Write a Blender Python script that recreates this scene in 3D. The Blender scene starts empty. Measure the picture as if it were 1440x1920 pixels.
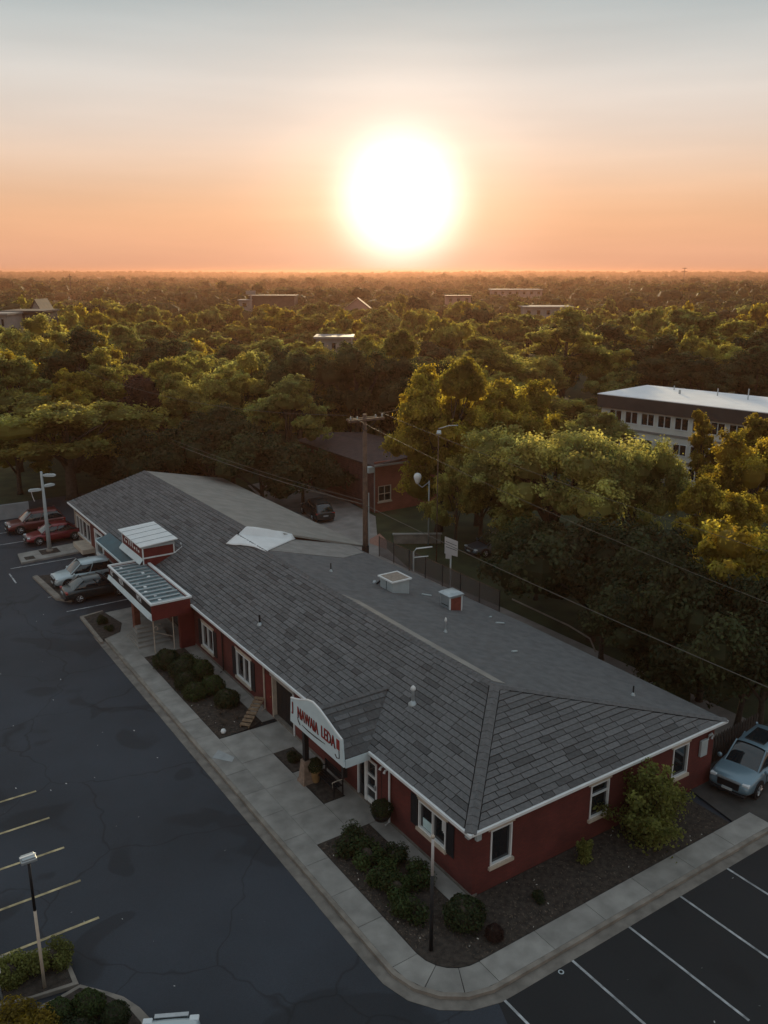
import bpy, bmesh, math, random
import numpy as np
from mathutils import Vector, Matrix
random.seed(7)
RNG = np.random.default_rng(11)
SC = bpy.context.scene
COL = SC.collection
rad = math.radians

# ------------------------------------------------------------------ camera
CAM = Vector((-16.558, -19.406, 21.0))
YAW, PITCH, FPX = rad(33.61), rad(15.56), 1616.0      # photo is 1440 x 1920
cam_d = bpy.data.cameras.new('camera')
cam = bpy.data.objects.new('camera', cam_d)
COL.objects.link(cam)
cam.location = CAM
cam.rotation_euler = (rad(90) - PITCH, 0, -YAW)
cam_d.sensor_fit = 'VERTICAL'
cam_d.sensor_height = 36.0
cam_d.lens = 36.0 * FPX / 1920.0
cam_d.clip_start = 0.1
cam_d.clip_end = 30000
SC.camera = cam
FW = Vector((math.sin(YAW), math.cos(YAW), 0))
RT = Vector((math.cos(YAW), -math.sin(YAW), 0))


def ray(px, py):
    a, b = (px - 720) / FPX, (py - 960) / FPX
    return RT * a + FW * (math.cos(PITCH) - b * math.sin(PITCH)) + Vector((0, 0, -math.sin(PITCH) - b * math.cos(PITCH)))


def P(px, py, z=0.0):
    """photo pixel -> point at height z"""
    r = ray(px, py)
    return CAM + r * ((z - CAM.z) / r.z)


def PR(px, py, rng):
    """photo pixel -> point at horizontal distance rng from the camera"""
    r = ray(px, py)
    return CAM + r * (rng / math.hypot(r.x, r.y))


# ------------------------------------------------------------------ sky, sun
SUN_EL, SUN_AZ = rad(4.2), YAW + rad(1.06)            # azimuth clockwise from +Y
SUN_DIR = Vector((math.sin(SUN_AZ) * math.cos(SUN_EL), math.cos(SUN_AZ) * math.cos(SUN_EL), math.sin(SUN_EL)))
world = bpy.data.worlds.new('World')
SC.world = world
world.use_nodes = True
wt = world.node_tree
wt.nodes.clear()


def WN(kind, **kw):
    n = wt.nodes.new(kind)
    for k, v in kw.items():
        setattr(n, k, v)
    return n


def wmath(op, a, b=None, clamp=False):
    n = WN('ShaderNodeMath', operation=op, use_clamp=clamp)
    for i, v in enumerate((a, b)):
        if v is None:
            continue
        if isinstance(v, (int, float)):
            n.inputs[i].default_value = v
        else:
            wt.links.new(v, n.inputs[i])
    return n.outputs[0]


wout = WN('ShaderNodeOutputWorld')
wbg = WN('ShaderNodeBackground')
wt.links.new(wbg.outputs[0], wout.inputs[0])
sky = WN('ShaderNodeTexSky', sky_type='NISHITA', sun_disc=False)
sky.sun_elevation, sky.sun_rotation = SUN_EL, SUN_AZ
sky.air_density, sky.dust_density, sky.ozone_density = 1.6, 4.0, 1.5
tc = WN('ShaderNodeTexCoord')
sep = WN('ShaderNodeSeparateXYZ')
wt.links.new(tc.outputs['Generated'], sep.inputs[0])
ramp = WN('ShaderNodeValToRGB')
wt.links.new(wmath('MULTIPLY', sep.outputs[2], 1.0), ramp.inputs[0])
stops = [(0.0, (.72, .365, .235)), (.022, (.79, .405, .245)), (.06, (.855, .475, .265)), (.10, (.81, .565, .40)), (.145, (.775, .66, .57)),
         (.20, (.655, .645, .615)), (.262, (.38, .455, .475)), (.36, (.41, .485, .51)), (.55, (.43, .50, .54)), (1.0, (.44, .51, .56))]
ramp.color_ramp.interpolation = 'B_SPLINE'
els = ramp.color_ramp.elements
while len(els) < len(stops):
    els.new(0.5)
for e, (p, c) in zip(els, stops):
    e.position, e.color = p, (*c, 1)
dot = WN('ShaderNodeVectorMath', operation='DOT_PRODUCT')
wt.links.new(tc.outputs['Generated'], dot.inputs[0])
dot.inputs[1].default_value = SUN_DIR
ang = wmath('ARCCOSINE', wmath('MINIMUM', dot.outputs['Value'], 1.0))
angd = wmath('MULTIPLY', ang, 180 / math.pi)


def wsmooth(x, lo, hi):
    n = WN('ShaderNodeMapRange', interpolation_type='SMOOTHERSTEP')
    wt.links.new(x, n.inputs[0])
    n.inputs[1].default_value, n.inputs[2].default_value = lo, hi
    n.inputs[3].default_value, n.inputs[4].default_value = 1.0, 0.0
    return n.outputs[0]


def wscale(colour, fac):
    n = WN('ShaderNodeVectorMath', operation='SCALE')
    if isinstance(colour, tuple):
        n.inputs[0].default_value = colour
    else:
        wt.links.new(colour, n.inputs[0])
    if isinstance(fac, (int, float)):
        n.inputs[3].default_value = fac
    else:
        wt.links.new(fac, n.inputs[3])
    return n.outputs[0]


def wadd(a, b):
    n = WN('ShaderNodeVectorMath', operation='ADD')
    wt.links.new(a, n.inputs[0])
    wt.links.new(b, n.inputs[1])
    return n.outputs[0]


# away from the sun the low sky loses its warmth and brightness, as a sunset sky does
aw = wsmooth(angd, 14.0, 120.0)
dim = wmath('ADD', wmath('MULTIPLY', aw, 0.12), 0.88)
skyc = wscale(ramp.outputs[0], dim)
core = wmath('POWER', wsmooth(angd, 0.0, 6.6), 1.4)
halo = wmath('POWER', wsmooth(angd, 0.0, 17.0), 2.2)
wide = wmath('POWER', wsmooth(angd, 0.0, 42.0), 2.0)
total = wadd(wadd(wadd(skyc, wscale((1.2, 1.15, 1.1), core)), wscale((.30, .24, .18), halo)), wscale((.05, .03, .02), wide))
total = wadd(total, wscale(sky.outputs[0], 0.004))
smap = WN('ShaderNodeMapping')
smap.inputs['Rotation'].default_value = (0, rad(-2.5), YAW)
smap.inputs['Scale'].default_value = (1.6, 1.6, 17.0)
wt.links.new(tc.outputs['Generated'], smap.inputs[0])
snz = WN('ShaderNodeTexNoise')
snz.inputs['Scale'].default_value, snz.inputs['Detail'].default_value = 1.3, 4.0
wt.links.new(smap.outputs[0], snz.inputs['Vector'])
streak = wmath('ADD', wmath('MULTIPLY', snz.outputs['Fac'], .30), .85)
total = wscale(total, streak)
wt.links.new(total, wbg.inputs[0])
wbg.inputs[1].default_value = 1.0

sun_d = bpy.data.lights.new('sun', 'SUN')
sun_d.energy, sun_d.angle, sun_d.color = 5.0, rad(1.5), (1.0, .78, .46)
sun = bpy.data.objects.new('sun', sun_d)
COL.objects.link(sun)
sun.location = (0, 0, 60)

# the lamp shines from the upper half of the swollen, blown-out sun
LAMP_DIR = Vector((math.sin(SUN_AZ) * math.cos(rad(7.0)), math.cos(SUN_AZ) * math.cos(rad(7.0)), math.sin(rad(7.0))))
sun.rotation_euler = LAMP_DIR.to_track_quat('Z', 'Y').to_euler()
SC.view_settings.view_transform = 'Standard'
SC.view_settings.look = 'None'
SC.view_settings.exposure = 0.0
SC.view_settings.gamma = 1.0
SC.view_settings.use_curve_mapping = False
SC.render.engine = 'CYCLES'
SC.cycles.use_denoising = True
SC.cycles.max_bounces = 6
SC.cycles.diffuse_bounces = 3
SC.cycles.glossy_bounces = 3
SC.cycles.transmission_bounces = 4
SC.cycles.transparent_max_bounces = 8
SC.cycles.volume_bounces = 0
SC.cycles.sample_clamp_indirect = 4.0


# ------------------------------------------------------------------ materials
MATS = {}


def mat(name, col, rough=.8, var=.18, scale=3.0, bump=0.0, bscale=30.0, metal=0.0, spec=.35, coat=0.0, alpha=1.0, col2=None,
        transl=0.0, detail=6.0, objvar=0.0, attr=None):
    if name in MATS:
        return MATS[name]
    m = bpy.data.materials.new(name)
    MATS[name] = m
    m.use_nodes = True
    nt = m.node_tree
    b = nt.nodes['Principled BSDF']
    L = nt.links.new
    b.inputs['Roughness'].default_value = rough
    b.inputs['Metallic'].default_value = metal
    b.inputs['Specular IOR Level'].default_value = spec
    b.inputs['Coat Weight'].default_value = coat
    b.inputs['Coat Roughness'].default_value = .06
    b.inputs['Alpha'].default_value = alpha
    t = nt.nodes.new('ShaderNodeTexCoord')
    n = nt.nodes.new('ShaderNodeTexNoise')
    n.inputs['Scale'].default_value = scale
    n.inputs['Detail'].default_value = detail
    L(t.outputs['Object'], n.inputs['Vector'])
    r = nt.nodes.new('ShaderNodeValToRGB')
    c2 = col2 or tuple(c * (1 + var) for c in col)
    c1 = tuple(c * (1 - var) for c in col) if col2 is None else col
    r.color_ramp.elements[0].position, r.color_ramp.elements[0].color = .34, (*c1, 1)
    r.color_ramp.elements[1].position, r.color_ramp.elements[1].color = .68, (*c2, 1)
    L(n.outputs['Fac'], r.inputs['Fac'])
    out = r.outputs['Color']
    if attr:
        a = nt.nodes.new('ShaderNodeAttribute')
        a.attribute_name = attr
        mx = nt.nodes.new('ShaderNodeMix')
        mx.data_type, mx.blend_type = 'RGBA', 'MULTIPLY'
        mx.inputs[0].default_value = 1.0
        L(out, mx.inputs[6])
        L(a.outputs['Color'], mx.inputs[7])
        out = mx.outputs[2]
    if objvar:
        oi = nt.nodes.new('ShaderNodeObjectInfo')
        hs = nt.nodes.new('ShaderNodeHueSaturation')
        mr = nt.nodes.new('ShaderNodeMapRange')
        mr.inputs[3].default_value, mr.inputs[4].default_value = 1 - objvar, 1 + objvar
        L(oi.outputs['Random'], mr.inputs[0])
        L(mr.outputs[0], hs.inputs['Value'])
        L(out, hs.inputs['Color'])
        out = hs.outputs['Color']
    L(out, b.inputs['Base Color'])
    if bump:
        n2 = nt.nodes.new('ShaderNodeTexNoise')
        n2.inputs['Scale'].default_value = bscale
        n2.inputs['Detail'].default_value = 4
        L(t.outputs['Object'], n2.inputs['Vector'])
        bp = nt.nodes.new('ShaderNodeBump')
        bp.inputs['Strength'].default_value = bump
        bp.inputs['Distance'].default_value = .05
        L(n2.outputs['Fac'], bp.inputs['Height'])
        L(bp.outputs[0], b.inputs['Normal'])
    if transl:
        tr = nt.nodes.new('ShaderNodeBsdfTranslucent')
        hs2 = nt.nodes.new('ShaderNodeHueSaturation')
        hs2.inputs['Value'].default_value = 2.1
        hs2.inputs['Saturation'].default_value = 1.1
        L(out, hs2.inputs['Color'])
        L(hs2.outputs[0], tr.inputs['Color'])
        ms = nt.nodes.new('ShaderNodeMixShader')
        ms.inputs[0].default_value = transl
        L(b.outputs[0], ms.inputs[1])
        L(tr.outputs[0], ms.inputs[2])
        L(ms.outputs[0], nt.nodes['Material Output'].inputs['Surface'])
    return m


def node_mat(name):
    m = bpy.data.materials.new(name)
    MATS[name] = m
    m.use_nodes = True
    return m, m.node_tree, m.node_tree.nodes['Principled BSDF'], m.node_tree.links.new


def asphalt(name, base, crack, stain):
    """worn asphalt: mottled, sealed seams, cracks and stains with their own outlines"""
    m, nt, b, L = node_mat(name)
    N = nt.nodes.new
    t = N('ShaderNodeTexCoord')

    def noise(scale, det=5, vec=None, dist=0.0):
        n = N('ShaderNodeTexNoise')
        n.inputs['Scale'].default_value, n.inputs['Detail'].default_value = scale, det
        n.inputs['Distortion'].default_value = dist
        L(vec or t.outputs['Object'], n.inputs['Vector'])
        return n.outputs['Fac']

    def rampn(x, p0, c0, p1, c1):
        r = N('ShaderNodeValToRGB')
        r.color_ramp.elements[0].position, r.color_ramp.elements[0].color = p0, (*c0, 1)
        r.color_ramp.elements[1].position, r.color_ramp.elements[1].color = p1, (*c1, 1)
        L(x, r.inputs[0])
        return r.outputs[0]

    def mul(a, c):
        x = N('ShaderNodeMix')
        x.data_type, x.blend_type = 'RGBA', 'MULTIPLY'
        x.inputs[0].default_value = 1
        L(a, x.inputs[6])
        L(c, x.inputs[7])
        return x.outputs[2]
    c = rampn(noise(.16, 6), .3, tuple(k * .66 for k in base), .7, tuple(k * 1.32 for k in base))
    c = mul(c, rampn(noise(28, 3), .3, (.82,) * 3, .75, (1.15,) * 3))
    # dark drip and seal stains
    c = mul(c, rampn(noise(.23, 2, dist=.8), stain, (.62,) * 3, stain + .03, (1,) * 3))
    # cracks
    mp = N('ShaderNodeMapping')
    L(t.outputs['Object'], mp.inputs[0])
    nn = N('ShaderNodeTexNoise')
    nn.inputs['Scale'].default_value = .6
    L(t.outputs['Object'], nn.inputs['Vector'])
    va = N('ShaderNodeVectorMath')
    va.operation = 'MULTIPLY_ADD'
    va.inputs[1].default_value = (1.6, 1.6, 0)
    L(nn.outputs['Color'], va.inputs[0])
    L(mp.outputs[0], va.inputs[2])
    v = N('ShaderNodeTexVoronoi')
    v.feature = 'DISTANCE_TO_EDGE'
    v.inputs['Scale'].default_value = .17
    L(va.outputs[0], v.inputs['Vector'])
    c = mul(c, rampn(v.outputs['Distance'], .0, (crack,) * 3, .009, (1,) * 3))
    L(c, b.inputs['Base Color'])
    b.inputs['Roughness'].default_value = .72
    b.inputs['Specular IOR Level'].default_value = .4
    bp = N('ShaderNodeBump')
    bp.inputs['Strength'].default_value = .35
    bp.inputs['Distance'].default_value = .02
    L(noise(60, 3), bp.inputs['Height'])
    L(bp.outputs[0], b.inputs['Normal'])
    return m


def brick_mat(name, c1, c2, mortar, sw=.215, sh=.075):
    m, nt, b, L = node_mat(name)
    N = nt.nodes.new
    t = N('ShaderNodeTexCoord')
    s = N('ShaderNodeSeparateXYZ')
    L(t.outputs['Object'], s.inputs[0])
    ad = N('ShaderNodeMath')
    L(s.outputs[0], ad.inputs[0])
    L(s.outputs[1], ad.inputs[1])
    cb = N('ShaderNodeCombineXYZ')
    L(ad.outputs[0], cb.inputs[0])
    L(s.outputs[2], cb.inputs[1])
    br = N('ShaderNodeTexBrick')
    L(cb.outputs[0], br.inputs['Vector'])
    br.inputs['Scale'].default_value = 1.0
    br.inputs['Brick Width'].default_value = sw
    br.inputs['Row Height'].default_value = sh
    br.inputs['Mortar Size'].default_value = .009
    br.inputs['Color1'].default_value = (*c1, 1)
    br.inputs['Color2'].default_value = (*c2, 1)
    br.inputs['Mortar'].default_value = (*mortar, 1)
    n = N('ShaderNodeTexNoise')
    n.inputs['Scale'].default_value = .9
    n.inputs['Detail'].default_value = 6
    L(t.outputs['Object'], n.inputs['Vector'])
    r = N('ShaderNodeValToRGB')
    r.color_ramp.elements[0].position, r.color_ramp.elements[0].color = .3, (.75, .75, .75, 1)
    r.color_ramp.elements[1].position, r.color_ramp.elements[1].color = .72, (1.2, 1.2, 1.2, 1)
    L(n.outputs['Fac'], r.inputs[0])
    x = N('ShaderNodeMix')
    x.data_type, x.blend_type = 'RGBA', 'MULTIPLY'
    x.inputs[0].default_value = 1
    L(br.outputs['Color'], x.inputs[6])
    L(r.outputs[0], x.inputs[7])
    L(x.outputs[2], b.inputs['Base Color'])
    b.inputs['Roughness'].default_value = .85
    bp = N('ShaderNodeBump')
    bp.inputs['Strength'].default_value = .5
    bp.inputs['Distance'].default_value = .01
    L(br.outputs['Fac'], bp.inputs['Height'])
    bp.invert = True
    L(bp.outputs[0], b.inputs['Normal'])
    return m


M_ASPH = asphalt('asphalt_worn', (.029, .035, .046), .5, .40)
M_ASPH2 = asphalt('asphalt_sealed', (.012, .0125, .014), .85, .34)
M_CONC = mat('concrete', (.265, .25, .23), .9, .2, 1.3, .25, 40, objvar=.10)
M_CURB = mat('concrete_kerb', (.235, .205, .175), .9, .25, 1.8, .25, 40)
M_MULCH = mat('mulch', (.050, .040, .033), .95, .4, 5, .9, 26)
M_LAWN = mat('lawn_ground', (.035, .045, .018), .95, .35, .6, .5, 8)
M_BRICK = brick_mat('brick_red', (.135, .024, .019), (.105, .020, .017), (.09, .026, .022))
M_BRICK2 = brick_mat('brick_house', (.30, .075, .045), (.24, .06, .04), (.25, .13, .10), .22, .09)
M_RED = mat('red_panel', (.135, .020, .018), .6, .12, 2)
M_WHITE = mat('white_paint', (.72, .73, .73), .5, .06, 2)
M_CREAM = mat('cream_trim', (.50, .42, .34), .7, .12, 3)
M_BROWN = mat('brown_trim', (.16, .085, .045), .7, .15, 3)
M_BLACK = mat('black_paint', (.012, .013, .015), .5, .2, 3)
M_SHUT = mat('shutter_black', (.016, .019, .024), .6, .2, 3)
M_GLASS = mat('window_glass', (.012, .016, .02), .05, .1, 1, spec=.9)
M_TEAL = mat('canopy_glass', (.10, .16, .18), .2, .2, 1.5, spec=.7)
M_TEALS = mat('awning_teal', (.055, .105, .125), .6, .12, 1.5)
M_SIGN = mat('sign_pale_blue', (.60, .70, .73), .55, .05, 2)
M_METAL = mat('galvanised_metal', (.42, .46, .48), .4, .12, 4, metal=.6)
M_GREY = mat('grey_paint', (.38, .42, .43), .55, .08, 2)
M_DKMETAL = mat('dark_metal', (.02, .022, .024), .5, .2, 4, metal=.3)
M_WOOD = mat('weathered_wood', (.20, .135, .085), .85, .25, 6, .2, 30)
M_POLEW = mat('pole_wood', (.115, .075, .055), .9, .25, 4, .3, 20)
M_LINE = mat('line_paint_white', (.36, .37, .38), .8, .45, 3)
M_LINEY = mat('line_paint_yellow', (.46, .37, .21), .8, .4, 3)
M_DECK = mat('roof_underlay', (.012, .012, .013), .95, .2, 3)
M_MEMB = mat('roof_membrane', (.128, .128, .130), .9, .16, 2.2, .5, 30)
M_MEMB2 = mat('roof_membrane_tan', (.27, .25, .225), .9, .12, 1.0, .2, 30)
M_TARP = mat('tarp_white', (.78, .78, .78), .5, .05, 1.2)
M_SHING = [mat('shingle_%d' % i, tuple(k * c for k in (1, 1, 1.02)), .92, .16, 6, .6, 60) for i, c in enumerate((.096, .126, .143, .156, .170))]
M_BARK = mat('bark', (.055, .042, .032), .95, .3, 6, .6, 18)
M_ROADALLEY = mat('alley_concrete', (.27, .245, .23), .9, .2, .8, .2, 20)
M_SCREEN = mat('fence_screen', (.17, .14, .135), .8, .15, 2, alpha=.42)
M_TYRE = mat('tyre', (.012, .012, .012), .9, .2, 8)
M_RIM = mat('alloy_rim', (.45, .46, .47), .3, .08, 8, metal=.8)
M_LAMP = mat('headlamp', (.65, .68, .70), .1, .05, 4, spec=.8)
M_TAIL = mat('tail_lamp', (.30, .02, .015), .2, .1, 4, spec=.7)
M_CARG = mat('car_glass', (.012, .018, .022), .04, .05, 1, spec=1.0)
M_ROOFH = mat('house_roof', (.060, .040, .038), .9, .25, 2, .4, 20)
M_FARW = mat('far_white', (.26, .24, .225), .7, .1, 1)
M_FARD = mat('far_dark', (.05, .045, .045), .8, .2, 1)


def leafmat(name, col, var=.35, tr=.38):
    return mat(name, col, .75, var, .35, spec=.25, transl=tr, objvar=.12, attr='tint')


L_OLIVE = leafmat('leaf_olive', (.218, .194, .052), tr=.58)
L_GOLD = leafmat('leaf_gold', (.25, .200, .042), tr=.6)
L_GREEN = leafmat('leaf_green', (.178, .174, .055), tr=.52)
L_OLIVEN = leafmat('leaf_olive_near_lit', (.248, .222, .066), tr=.54)  # brighter copy of the olive leaf; light on nearer crowns put into the colour
L_GREENN = leafmat('leaf_green_near_lit', (.205, .200, .064), tr=.52)  # green leaf brightened likewise, lit look of near crowns painted in
L_SHADE = leafmat('leaf_shade', (.040, .050, .020), .3, .3)  # shade of the low thicket put into the leaf colour
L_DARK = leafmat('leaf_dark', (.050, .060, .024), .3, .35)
L_PALE = leafmat('leaf_pale', (.280, .258, .084), tr=.52)
L_RUST = leafmat('leaf_rust', (.225, .170, .034), tr=.6)
L_PLUM = leafmat('leaf_plum', (.045, .022, .018), .3, .25)


# ------------------------------------------------------------------ object helpers
def tag(o, label=None, cat=None, group=None, kind=None):
    for k, v in (('label', label), ('category', cat), ('group', group), ('kind', kind)):
        if v:
            o[k] = v
    return o


def empty(name, loc=(0, 0, 0), rz=0.0, label=None, cat=None, group=None):
    o = bpy.data.objects.new(name, None)
    o.empty_display_size = .3
    COL.objects.link(o)
    o.location = loc
    o.rotation_euler = (0, 0, rz)
    return tag(o, label, cat, group)


class MB:
    """collects geometry for ONE mesh object"""

    def __init__(s):
        s.v, s.f, s.m = [], [], []

    def add(s, vs, fs, mi=0):
        n = len(s.v)
        s.v += [tuple(v) for v in vs]
        s.f += [tuple(i + n for i in f) for f in fs]
        s.m += [mi] * len(fs)
        return s

    def box(s, x0, x1, y0, y1, z0, z1, mi=0):
        x0, x1 = min(x0, x1), max(x0, x1)
        y0, y1 = min(y0, y1), max(y0, y1)
        return s.add([(x0, y0, z0), (x1, y0, z0), (x1, y1, z0), (x0, y1, z0), (x0, y0, z1), (x1, y0, z1), (x1, y1, z1), (x0, y1, z1)],
                     [(3, 2, 1, 0), (4, 5, 6, 7), (0, 1, 5, 4), (1, 2, 6, 5), (2, 3, 7, 6), (3, 0, 4, 7)], mi)

    def pbox(s, pl, a0, a1, b0, b1, d0, d1, mi=0):
        """box in the frame of a wall plane: a along, b up, d outward"""
        c = [pl(a, b, d) for (a, b, d) in ((a0, b0, d0), (a1, b0, d0), (a1, b0, d1), (a0, b0, d1), (a0, b1, d0), (a1, b1, d0), (a1, b1, d1), (a0, b1, d1))]
        return s.add(c, [(3, 2, 1, 0), (4, 5, 6, 7), (0, 1, 5, 4), (1, 2, 6, 5), (2, 3, 7, 6), (3, 0, 4, 7)], mi)

    def prism(s, pts, z0, z1, mi=0):
        n = len(pts)
        vs = [(p[0], p[1], z0) for p in pts] + [(p[0], p[1], z1) for p in pts]
        fs = [tuple(range(n - 1, -1, -1)), tuple(range(n, 2 * n))] + [(i, (i + 1) % n, n + (i + 1) % n, n + i) for i in range(n)]
        return s.add(vs, fs, mi)

    def slab(s, pts, th, mi=0):
        """a planar polygon (3D, seen from its normal side) given thickness th downwards"""
        n = len(pts)
        vs = [tuple(p) for p in pts] + [(p[0], p[1], p[2] - th) for p in pts]
        fs = [tuple(range(n)), tuple(range(2 * n - 1, n - 1, -1))] + [(i, n + i, n + (i + 1) % n, (i + 1) % n) for i in range(n)]
        return s.add(vs, fs, mi)

    def tube(s, pts, r, seg=8, mi=0, cap=True):
        pts = [Vector(p) for p in pts]
        rs = r if isinstance(r, (list, tuple)) else [r] * len(pts)
        n0 = len(s.v)
        for i, p in enumerate(pts):
            d = (pts[min(i + 1, len(pts) - 1)] - pts[max(i - 1, 0)]).normalized()
            up = Vector((0, 0, 1)) if abs(d.z) < .9 else Vector((1, 0, 0))
            a = d.cross(up).normalized()
            b = d.cross(a)
            for k in range(seg):
                t = 2 * math.pi * k / seg
                s.v.append(tuple(p + (a * math.cos(t) + b * math.sin(t)) * rs[i]))
        for i in range(len(pts) - 1):
            for k in range(seg):
                k2 = (k + 1) % seg
                s.f.append((n0 + i * seg + k, n0 + i * seg + k2, n0 + (i + 1) * seg + k2, n0 + (i + 1) * seg + k))
                s.m.append(mi)
        if cap:
            s.f.append(tuple(n0 + k for k in range(seg))[::-1])
            s.f.append(tuple(n0 + (len(pts) - 1) * seg + k for k in range(seg)))
            s.m += [mi, mi]
        return s

    def lathe(s, prof, seg=16, c=(0, 0, 0), axis='z', mi=0):
        n0 = len(s.v)
        for (r, h) in prof:
            for k in range(seg):
                t = 2 * math.pi * k / seg
                q = (r * math.cos(t), r * math.sin(t), h)
                if axis == 'y':
                    q = (q[0], q[2], q[1])
                elif axis == 'x':
                    q = (q[2], q[0], q[1])
                s.v.append((c[0] + q[0], c[1] + q[1], c[2] + q[2]))
        for i in range(len(prof) - 1):
            for k in range(seg):
                k2 = (k + 1) % seg
                s.f.append((n0 + i * seg + k, n0 + i * seg + k2, n0 + (i + 1) * seg + k2, n0 + (i + 1) * seg + k))
                s.m.append(mi)
        s.f.append(tuple(n0 + k for k in range(seg)))
        s.f.append(tuple(n0 + (len(prof) - 1) * seg + k for k in range(seg)))
        s.m += [mi, mi]
        return s

    def mesh(s, name, mats, smooth=False):
        me = bpy.data.meshes.new(name)
        me.from_pydata(s.v, [], s.f)
        for m in (mats if isinstance(mats, (list, tuple)) else [mats]):
            me.materials.append(m)
        if any(s.m):
            me.polygons.foreach_set('material_index', s.m)
        bm = bmesh.new()
        bm.from_mesh(me)
        bmesh.ops.recalc_face_normals(bm, faces=bm.faces)
        bm.to_mesh(me)
        bm.free()
        if smooth:
            me.polygons.foreach_set('use_smooth', [True] * len(me.polygons))
        me.update()
        return me

    def build(s, name, mats, parent=None, smooth=False, bevel=0.0, **tags):
        o = bpy.data.objects.new(name, s.mesh(name, mats, smooth))
        COL.objects.link(o)
        o.parent = parent
        if bevel:
            b = o.modifiers.new('bevel', 'BEVEL')
            b.width, b.segments, b.limit_method = bevel, 2, 'ANGLE'
        return tag(o, **tags)


def link(name, me, parent=None, loc=(0, 0, 0), rot=(0, 0, 0), scale=(1, 1, 1), **tags):
    o = bpy.data.objects.new(name, me)
    COL.objects.link(o)
    o.parent = parent
    o.location, o.rotation_euler, o.scale = loc, rot, scale
    return tag(o, **tags)


def copy_tree(o, parent=None):
    c = o.copy()
    COL.objects.link(c)
    c.parent = parent
    for ch in list(o.children):
        copy_tree(ch, c)
    return c


def plane(origin, adir, ndir):
    o, a, n = Vector(origin), Vector(adir).normalized(), Vector(ndir).normalized()
    return lambda u, b, d: o + a * u + n * d + Vector((0, 0, b))


FRONT = lambda a, b, d: Vector((-d, a, b))            # the facade: a = y, outward = -x
SIDE = lambda a, b, d: Vector((a, -d, b))             # the near gable wall: a = x, outward = -y


def wall(name, pl, a0, a1, b0, b1, th, holes, m, parent):
    """a wall with real openings"""
    mb = MB()
    xs = sorted({a0, a1, *[h[0] for h in holes], *[h[1] for h in holes]})
    xs = [x for x in xs if a0 <= x <= a1]
    for l, r in zip(xs, xs[1:]):
        z = b0
        for h in sorted([h for h in holes if h[0] <= l and h[1] >= r], key=lambda h: h[2]):
            if h[2] > z + .001:
                mb.pbox(pl, l, r, z, h[2], -th, 0)
            z = h[3]
        if b1 > z + .001:
            mb.pbox(pl, l, r, z, b1, -th, 0)
    return mb.build(name, m, parent)


def frame_bars(mb, pl, a0, a1, b0, b1, w, d0, d1, vb=(), hb=()):
    mb.pbox(pl, a0, a0 + w, b0, b1, d0, d1)
    mb.pbox(pl, a1 - w, a1, b0, b1, d0, d1)
    mb.pbox(pl, a0 + w, a1 - w, b0, b0 + w, d0, d1 - .002)
    mb.pbox(pl, a0 + w, a1 - w, b1 - w, b1, d0, d1 - .002)
    for a in vb:
        mb.pbox(pl, a - w * .4, a + w * .4, b0 + w, b1 - w, d0, d1 - .006)
    for b in hb:
        mb.pbox(pl, a0 + w, a1 - w, b - w * .35, b + w * .35, d0, d1 - .010)


def window(parent, pl, a0, a1, b0, b1, vb=(), hb=(), shutters=0, sill=M_CREAM, lintel=True, fm=M_WHITE, w=.055, curtain=False):
    k = MB()
    frame_bars(k, pl, a0, a1, b0, b1, w, -.10, .035, vb, hb)
    win = k.build('window', fm, parent)
    MB().pbox(pl, a0 + .02, a1 - .02, b0 + .02, b1 - .02, -.09, -.06).build('pane', M_GLASS, win)
    if sill:
        MB().pbox(pl, a0 - .08, a1 + .08, b0 - .13, b0 - .004, -.05, .10).build('sill', sill, win)
    if lintel:
        MB().pbox(pl, a0 - .12, a1 + .12, b1 + .004, b1 + .16, -.05, .03).build('lintel', sill or M_CREAM, win)
    if curtain:
        mb = MB()
        for i in range(4):
            a = a0 + .12 + i * .07
            mb.pbox(pl, a, a + .05, b0 + .1, b1 - .1, -.058, -.035)
        mb.build('curtain', M_WHITE, win)
    for s in (([-1, 1] if shutters == 2 else [shutters]) if shutters else []):
        e = a0 - .06 if s < 0 else a1 + .06
        sw = .42 * s
        k = MB()
        l, r = min(e, e + sw), max(e, e + sw)
        frame_bars(k, pl, l, r, b0 - .06, b1 + .06, .05, .004, .045)
        z = b0
        while z < b1 - .02:
            k.pbox(pl, l + .05, r - .05, z, z + .055, .006, .036)
            z += .075
        k.build('shutter', M_SHUT, parent)
    return win


def text_mesh(name, txt, size, m, pl, a_left, b_base, d, parent, sx=1.0, shear=0.0, extr=.012, flip=True, rise=0.0):
    """lettering in a wall plane; reads towards -a when flip (seen from outside)"""
    cu = bpy.data.curves.new(name, 'FONT')
    cu.body, cu.size, cu.extrude, cu.resolution_u = txt, size, extr, 2
    cu.shear = shear
    tmp = bpy.data.objects.new(name + '_tmp', cu)
    COL.objects.link(tmp)
    bpy.context.view_layer.update()
    me = bpy.data.meshes.new_from_object(tmp.evaluated_get(bpy.context.evaluated_depsgraph_get()))
    bpy.data.objects.remove(tmp)
    bpy.data.curves.remove(cu)
    for v in me.vertices:
        q = pl(a_left + (-1 if flip else 1) * v.co.x * sx, b_base + v.co.y + rise * v.co.x, d + v.co.z)
        v.co = q
    me.materials.clear()
    me.materials.append(m)
    me.name = name
    o = bpy.data.objects.new(name, me)
    COL.objects.link(o)
    o.parent = parent
    return o


# ------------------------------------------------------------------ terrain, paving
def hnoise(x, y):
    return (math.sin(x * .0031 + 1.3) * math.cos(y * .0027 - .4) + .6 * math.sin(x * .0013 - y * .0019 + 2.1) + .35 * math.sin(x * .0071 + y * .0053))


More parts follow.
